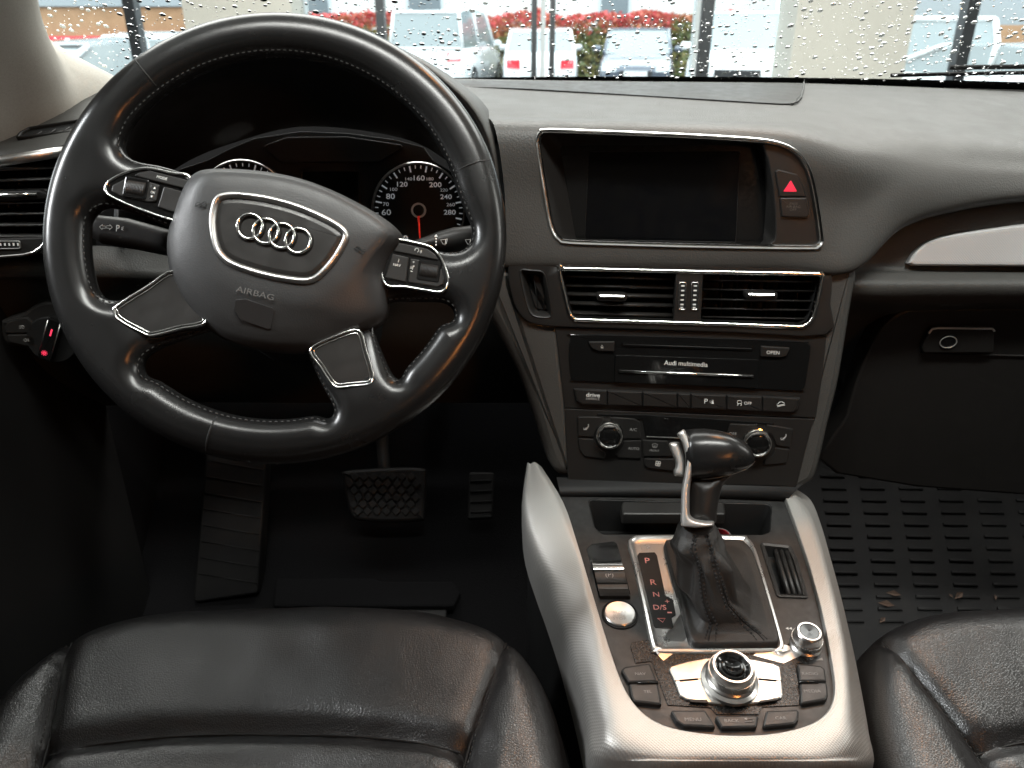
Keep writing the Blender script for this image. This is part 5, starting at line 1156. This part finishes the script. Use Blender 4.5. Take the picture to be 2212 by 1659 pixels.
def drop(x, s, r):
    c = ws(x, s) + WN * .0004; u = Vector((1, 0, 0)); v = Vector((0, -SA, SB)); n0 = len(V); n = 10
    asp = rnd.uniform(.85, 1.3); hh = r * rnd.uniform(.42, .6); wob = rnd.uniform(0, 6.28); wa = rnd.uniform(0, .14)
    for rr, h in ((1, 0), (.93, .35), (.72, .7), (.38, .93)):
        for k in range(n):
            t = 2 * math.pi * k / n; q = r * rr * (1 + wa * math.cos(2 * t + wob) * (rr if rr > .5 else .5))
            V.append(c + u * q * math.cos(t) + v * q * asp * math.sin(t) + WN * hh * h)
    V.append(c + WN * hh); V.append(c)
    for j in range(3):
        for k in range(n): Fc.append((n0 + j * n + k, n0 + j * n + (k + 1) % n, n0 + (j + 1) * n + (k + 1) % n, n0 + (j + 1) * n + k))
    for k in range(n):
        Fc.append((n0 + 3 * n + k, n0 + 3 * n + (k + 1) % n, n0 + 4 * n)); Fc.append((n0 + (k + 1) % n, n0 + k, n0 + 4 * n + 1))
tot = 0
for k in range(14000):
    x = rnd.uniform(-.66, 1.0); s = rnd.uniform(-.004, .30)
    r = .0007 + .0030 * rnd.random() ** 3.4
    if noise.noise(Vector((x * 4, s * 7, 2))) < -.25 + .2 * rnd.random() - .25: continue
    if rnd.random() < .12: continue
    if free(x, s, r * 1.15): drop(x, s, r); tot += 1
    if tot > 5200: break
kind(mk('raindrops', V, Fc, M['water'], wsn, 80), 'stuff')
# wiper resting at the passenger corner
wp = thing('windscreen_wiper', 'black wiper blade lying at the lower right of the windscreen', 'wiper', ws(.7, .0) + WN * .02)
tube('wiper_blade', [ws(.52 + .06 * k, .002 + .006 * k) + WN * .014 for k in range(8)], .0032, M['dark'], wp, 6, False, .6)
tube('wiper_arm', [ws(.60 + .05 * k, -.004 + .004 * k) + WN * .030 for k in range(8)], .0038, M['dark'], wp, 6, False, .6)
# ================================================================== OUTSIDE
M['asphalt'] = mat('wet asphalt', (.10, .105, .11), .35, bump=('noise', 60, .4, .01), cvar=(.6, (.14, .145, .15)))
M['column'] = mat('beige plaster', (.56, .55, .50), .8, bump=('noise', 60, .15, .004), cvar=(2.0, (.52, .51, .465)))
M['frame'] = mat('dark window frame', (.035, .04, .045), .4, .3)
M['frameg'] = mat('pale window frame', (.5, .55, .57), .5)
M['carwhite'] = mat('white car paint', (.80, .81, .82), .25, coat=1)
M['cargrey'] = mat('blue grey car paint', (.10, .12, .16), .25, .3, coat=1)
M['carsilver'] = mat('silver car paint', (.42, .44, .46), .3, .5, coat=1)
M['carglass'] = mat('car glass', (.24, .28, .29), .05, 0, spec=1.0)
M['carblack'] = mat('car black trim', (.02, .02, .022), .5)
M['tyre'] = mat('tyre rubber', (.02, .02, .02), .8)
M['tail'] = mat('tail lamp', (.65, .02, .04), .2)
M['head'] = mat('head lamp', (.75, .78, .8), .1)
M['yplate'] = mat('yellow plate', (.75, .65, .05), .5)
M['wplate'] = mat('white plate', (.8, .8, .8), .5)
M['render'] = mat('pale rendered wall', (.74, .74, .72), .8, cvar=(.5, (.68, .68, .66)))
M['brick'] = mat('brown brick', (.30, .17, .09), .8, cvar=(3, (.38, .22, .12)))
M['greywall'] = mat('grey cladding', (.30, .33, .35), .6)
M['winglass'] = mat('window glass', (.12, .15, .17), .1)
gr = mk('ground', [(-150, -60, 0), (150, -60, 0), (150, 200, 0), (-150, 200, 0)], [(0, 1, 2, 3)], M['asphalt'], None); struct(gr)
def fbox(nm, x0, x1, y0, y1, z0, z1, m, par=None, b=.01):
    return box(nm, Fr((0, 0, 0), (1, 0, 0), (0, 0, 1)), x0, x1, y0, y1, z0, z1, m, par, b)
M['ceil'] = mat('white showroom ceiling', (.65, .65, .64), .8); M['tile'] = mat('pale floor tile', (.5, .49, .47), .35)  # unseen showroom shell: floor, ceiling and walls added to steer the light
gf = mk('showroom_floor', [(-12, -9, .004), (12, -9, .004), (12, 7.1, .004), (-12, 7.1, .004)], [(0, 1, 2, 3)], M['tile'], None); struct(gf); M['wallw'] = mat('showroom wall', (.40, .38, .35), .8)
struct(fbox('showroom_ceiling', -12, 12, -9, 7.1, 3.3, 3.5, M['ceil'])); struct(fbox('showroom_wall_back', -12, 12, -9.2, -9, 0, 3.3, M['wallw']))
struct(fbox('showroom_wall_left', -12.2, -12, -9, 7.1, 0, 3.3, M['wallw'])); struct(fbox('showroom_wall_right', 12, 12.2, -9, 7.1, 0, 3.3, M['wallw']))
def px(q, Y): return at((q, 150), Y).x
YW = 7.0
def post(nm, q0, q1, m, lab, Yp=YW, dep=.12):
    o = fbox(nm, px(q0 * 2, Yp), px(q1 * 2, Yp), Yp, Yp + dep, 0, 3.2, m); tag(o, lab, 'window post'); return o
for a, b, l in ((403, 636, 'broad beige column seen over the top of the steering wheel'), (1716, 1968, 'broad beige column seen through the right half of the windscreen')):
    o = fbox('beige_column', px(a * 2, YW - .35), px(b * 2, YW - .35), YW - .35, YW + .1, 0, 3.2, M['column'], None, .015); tag(o, l, 'column')
post('window_post', 276, 300, M['frame'], 'dark window post left of the beige column near the pillar')
post('window_post', 814, 832, M['frame'], 'dark window post just left of the white van')
post('door_post', 1148, 1160, M['frame'], 'first of two dark door posts before the red-lit white car')
post('door_post', 1188, 1199, M['frame'], 'second of two dark door posts before the red-lit white car')
post('door_handle_post', 1168, 1178, M['frameg'], 'pale door edge between two dark door posts', dep=.06)
post('window_post', 1514, 1538, M['frame'], 'dark window post between grey car and white off-roader')
post('pale_window_post', 1500, 1509, M['frameg'], 'slim pale post left of the thick dark window post')
post('pale_window_post', 1698, 1716, M['frameg'], 'pale window frame along the edge of the beige column at right')
post('pale_window_post', 636, 664, M['frameg'], 'pale window frame right of the column above the wheel')
post('window_post', 2078, 2104, M['frame'], 'dark window post in front of the white car at far right')
edges = [-300, 288, 403, 636, 823, 1154, 1193, 1526, 1716, 1968, 2091, 2700]
for a, b, l in ((-300, 276, 'far left'), (300, 403, 'left of the first column'), (664, 814, 'over the wheel, left of the van'), (832, 1148, 'in front of the white van'), (1199, 1500, 'in front of the grey car'), (1538, 1698, 'in front of the white off-roader'), (1968, 2078, 'right of the second column'), (2104, 2700, 'far right')):
    o = mk('window_pane', [(px(a * 2, YW + .05), YW + .06, 0.05), (px(b * 2, YW + .05), YW + .06, .05), (px(b * 2, YW + .05), YW + .06, 3.1), (px(a * 2, YW + .05), YW + .06, 3.1)], [(0, 1, 2, 3)], M['glass'], None, smooth=False)
    tag(o, 'clear glass pane of the window front, ' + l, 'window pane')
# hedge with red young leaves
hd = thing('hedge', 'long hedge with bright red tips behind the parked cars', 'hedge', (0, 25, 0))
lm = bpy.data.materials.new('hedge leaves'); lm.use_nodes = True; nt = lm.node_tree; b = nt.nodes['Principled BSDF']; b.inputs['Roughness'].default_value = .5
at_ = nt.nodes.new('ShaderNodeAttribute'); at_.attribute_name = 'leafcol'; nt.links.new(at_.outputs['Color'], b.inputs['Base Color'])
rnd = random.Random(5); V, Fc, colr = [], [], []
for k in range(19000):
    x = rnd.uniform(-9, 10); top_ = 1.80 + .16 * noise.noise(Vector((x * .9, 0, 0))) + .10 * noise.noise(Vector((x * 3, 4, 0)))
    z = top_ * (1 - rnd.random() ** 2.0 * .95) + rnd.gauss(0, .03); y = 24.4 + rnd.random() ** 2 * 1.1 + .25 * noise.noise(Vector((x * 1.5, z * 1.5, 1)))
    s = rnd.uniform(.05, .11); a, e = rnd.uniform(0, 6.28), rnd.uniform(-1, 1)
    u = Vector((math.cos(a), math.sin(a) * .5, e)).normalized() * s; v = Vector((-math.sin(a) * .6, -.5, math.cos(a))).normalized() * s * .6; p = Vector((x, y, z)); n = len(V)
    V += [p - u, p + v, p + u, p - v]; Fc.append((n, n + 1, n + 2, n + 3))
    red = (z - top_ + .42) / .42 + .5 * noise.noise(Vector((x * .7, z * 1.2, 5))) + .15 + rnd.gauss(0, .25) - (.55 if x > 4.6 else 0)
    c = ((.55, .07, .07) if rnd.random() < .6 else (.42, .10, .06)) if red > .55 else ((.36, .12, .05) if red > .1 else ((.20, .17, .05) if rnd.random() < .6 else (.12, .15, .05)))
    colr.append(c)
ho = mk('foliage', V, Fc, lm, hd, smooth=False); kind(ho, 'stuff')
ca = ho.data.color_attributes.new('leafcol', 'FLOAT_COLOR', 'CORNER')
ca.data.foreach_set('color', [v for c in colr for _ in range(4) for v in (*c, 1)])
fbox('hedge_core', -9, 10, 25.2, 25.9, 0, 1.4, M['carblack'], hd)
# buildings
bd1 = thing('pale_building', 'pale rendered building with a grey window behind the hedge', 'building', (2, 30, 0))
fbox('wall', -9.0, 9.2, 30, 38, 0, 7, M['render'], bd1)
for q in ((1290 * 2, 1360 * 2), (640 * 2, 720 * 2), (880 * 2, 960 * 2)):
    w_ = fbox('window', px(q[0], 29.9), px(q[1], 29.9), 29.93, 30.02, 1.72, 2.9, M['frameg'], bd1); fbox('pane', px(q[0], 29.9) + .1, px(q[1], 29.9) - .1, 29.91, 29.94, 1.8, 2.8, M['winglass'], w_)
bd2 = thing('brown_building', 'brown brick building with a grey upper floor beyond the left window post', 'building', (-16, 26, 0))
fbox('wall', -26, -9.6, 26, 34, 0, 2.05, M['brick'], bd2); fbox('upper_wall', -26, -9.55, 25.9, 34, 2.06, 7, M['greywall'], bd2); fbox('red_band', -26, -9.65, 25.8, 25.95, .85, 1.25, M['tail'], bd2)
bd3 = thing('green_grey_building', 'grey building with brown hedge line at the far right', 'building', (16, 26, 0))
fbox('wall', 10.5, 30, 26, 34, 0, 7, M['greywall'], bd3); fbox('low_wall', 10.4, 30, 25, 25.6, 0, 1.55, M['brick'], bd3)
# ---------------------------------------------------------------- parked cars
def car(nm, label, X, Y, rz, paint, kind_, Lc, Wc, Hc, rear=True, plate_=None, cat='car'):
    """body from cross-sections along the length; +x of the car is its front"""
    root = thing(nm, label, cat, (X, Y, 0), 'vehicles parked beyond the window front')
    cz_, sz_ = math.cos(rz), math.sin(rz)
    def T(x, y, z): return Vector((X + x * cz_ - y * sz_, Y + x * sz_ + y * cz_, z))
    belt = {'sedan': .95, 'suv': 1.08, 'van': 1.05}[kind_]
    hood = {'sedan': .82, 'suv': 1.02, 'van': .95}[kind_]
    h2, w2 = Lc / 2, Wc / 2
    if kind_ == 'sedan': low = [(-h2, .62, .80), (-h2 + .04, .80, .88), (-h2 + .2, .93, .95), (-h2 + .75, belt, 1), (-.3, belt, 1), (.75, belt - .01, 1), (h2 - .9, hood + .04, .99), (h2 - .25, hood - .08, .95), (h2 - .03, .66, .86), (h2, .55, .80)]
    else: low = [(-h2, .85, .86), (-h2 + .03, belt - .05, .93), (-h2 + .15, belt, .98), (-.5, belt, 1), (.6, belt, 1), (h2 - 1.05, hood + .04, 1), (h2 - .3, hood - .03, .97), (h2 - .05, hood - .16, .92), (h2, .7, .86)]
    loops = []
    for x, zt, k in low:
        w = w2 * k; loops.append([T(x, y, z) for y, z in ((-w * .96, .22), (-w, .42), (-w, zt * .62), (-w * .97, zt * .92), (-w * .90, zt), (-w * .45, zt + .015), (0, zt + .02), (w * .45, zt + .015), (w * .90, zt), (w * .97, zt * .92), (w, zt * .62), (w, .42), (w * .96, .22))])
    body = loft('body', loops, paint, root, sharp=40)
    if kind_ == 'sedan': gx = [(-h2 + .55, belt), (-h2 + 1.15, Hc - .06), (-.35, Hc), (.25, Hc - .02), (1.05, belt - .02)]
    elif kind_ == 'suv': gx = [(-h2 + .08, belt), (-h2 + .38, Hc - .06), (-.5, Hc), (.15, Hc - .02), (.95, belt)]
    else: gx = [(-h2 + .03, belt), (-h2 + .16, Hc - .08), (-.8, Hc), (.65, Hc - .03), (1.35, belt)]
    lp = []
    for x, z in gx:
        wt = w2 * (.80 if z > belt + .2 else .90); lp.append([T(x, s * wt, z - .02 * abs(s)) for s in (-1, -.6, 0, .6, 1)])
    n = 5; Vv = [p for l in lp for p in l]; Ff = [(j * n + i, j * n + i + 1, (j + 1) * n + i + 1, (j + 1) * n + i) for j in range(1, 3) for i in range(4)]
    mk('roof', Vv, Ff, paint, body, 60)
    def quad(nm_, pts, m, par=body): 
        c = sum(pts, Vector()) / len(pts); return mk(nm_, [c + (p - c) * .999 for p in pts], [tuple(range(len(pts)))], m, par, smooth=False)
    quad('windscreen_glass', [lp[4][0], lp[4][4], lp[3][4], lp[3][0]], M['carglass']); quad('rear_window', [lp[0][4], lp[0][0], lp[1][0], lp[1][4]], M['carglass'])
    for s in (0, 4):
        b0, b1 = lp[0][s], lp[4][s]; mid0 = b0.lerp(b1, .48)
        quad('side_window', [b0, mid0, lp[2][s], lp[1][s]], M['carglass']); quad('side_window', [mid0, b1, lp[3][s], lp[2][s]], M['carglass'])
        for a, c_ in ((b0, lp[1][s]), (mid0, lp[2][s]), (b1, lp[3][s])): tube('pillar', [a, c_], .04, paint, body, 5)
    for a, c_ in ((lp[0][0], lp[0][4]), (lp[1][0], lp[1][4]), (lp[3][0], lp[3][4])): tube('window_rail', [a, c_], .035, paint, body, 5)
    bk = -h2 if 1 else 0
    for s in (-1, 1):
        zt = .78 if kind_ == 'sedan' else .92
        def lampq(x, y0, y1, z0, z1, m, nm_): quad(nm_, [T(x, s * y0, z0), T(x, s * y1, z0 + .02), T(x + (.06 if x < 0 else -.06), s * y1, z1), T(x + (.02 if x < 0 else -.02), s * y0, z1)], m)
        lampq(-h2 - .012, w2 * .52, w2 * .86, zt - .16, zt + .03, M['tail'], 'tail_lamp'); lampq(h2 + .012, w2 * .5, w2 * .86, hood - .26, hood - .10, M['head'], 'head_lamp')
        for xx in (-h2 + .85, h2 - .85):
            f2 = Fr(T(xx, s * (w2 - .20), .32), (cz_, sz_, 0), (-sz_ * s, cz_ * s, 0))
            ty = lathe('wheel', f2, [(.32, 0), (.33, .02), (.33, .18), (.31, .205), (.22, .21), (.21, .19)], M['tyre'], root, 20); lathe('rim', f2, [(.21, .16), (.20, .20), (.02, .205)], M['carsilver'], ty, 16)
        f2 = Fr(T(.85, s * (w2 + .09), belt + .06), (cz_, sz_, 0), (0, 0, 1)); inflate('mirror', f2, ell(0, 0, .07, .11, 14), [], .06, .07, .07, paint, root, spc=.05, bs=.04)
    quad('grille', [T(h2 + .008, -w2 * .42, .42), T(h2 + .008, w2 * .42, .42), T(h2 - .0, w2 * .42, hood - .24), T(h2 - .0, -w2 * .42, hood - .24)], M['carblack'])
    for s, xx in ((1, h2 + .03), (-1, -h2 - .03)):
        quad('number_plate', [T(xx, -.26, .46), T(xx, .26, .46), T(xx, .26, .58), T(xx, -.26, .58)], M['yplate'] if plate_ == 'y' else M['wplate'])
    return root
def carpx(q0, Y): return at((q0 * 2, 150), Y).x
car('parked_van', 'white van with a tinted rear window beside the red hedge', carpx(935, 19.5) + .25, 21.6, R(80), M['carwhite'], 'van', 4.7, 1.9, 1.88, cat='van')
car('parked_car', 'white car with red tail lamps behind the door posts', carpx(1168, 21), 21, R(88), M['carwhite'], 'sedan', 4.4, 1.75, 1.47)
car('parked_car', 'blue grey car facing the window front before the hedge', carpx(1380, 21), 21, R(-99), M['cargrey'], 'sedan', 4.4, 1.75, 1.47)
car('parked_off_roader', 'tall white off-roader with yellow plate facing the window front', carpx(1606, 17), 17, R(-106), M['carwhite'], 'suv', 4.7, 1.9, 1.76, plate_='y', cat='car')
car('parked_car', 'white car seen partly behind the beige column at right', carpx(2040, 11.5), 12.6, R(72), M['carwhite'], 'suv', 4.5, 1.85, 1.62)
car('parked_car', 'white car at the extreme right edge of the windscreen', carpx(2290, 9.2), 10.5, R(130), M['carwhite'], 'sedan', 4.4, 1.8, 1.28)
car('parked_car', 'white car left of the wheel behind the window post', carpx(310, 13), 14.2, R(95), M['carwhite'], 'sedan', 4.5, 1.8, 1.40)
car('parked_car', 'pale car close by at the foot of the windscreen pillar', carpx(120, 8.6), 10.3, R(60), M['carsilver'], 'sedan', 4.4, 1.8, 1.34)
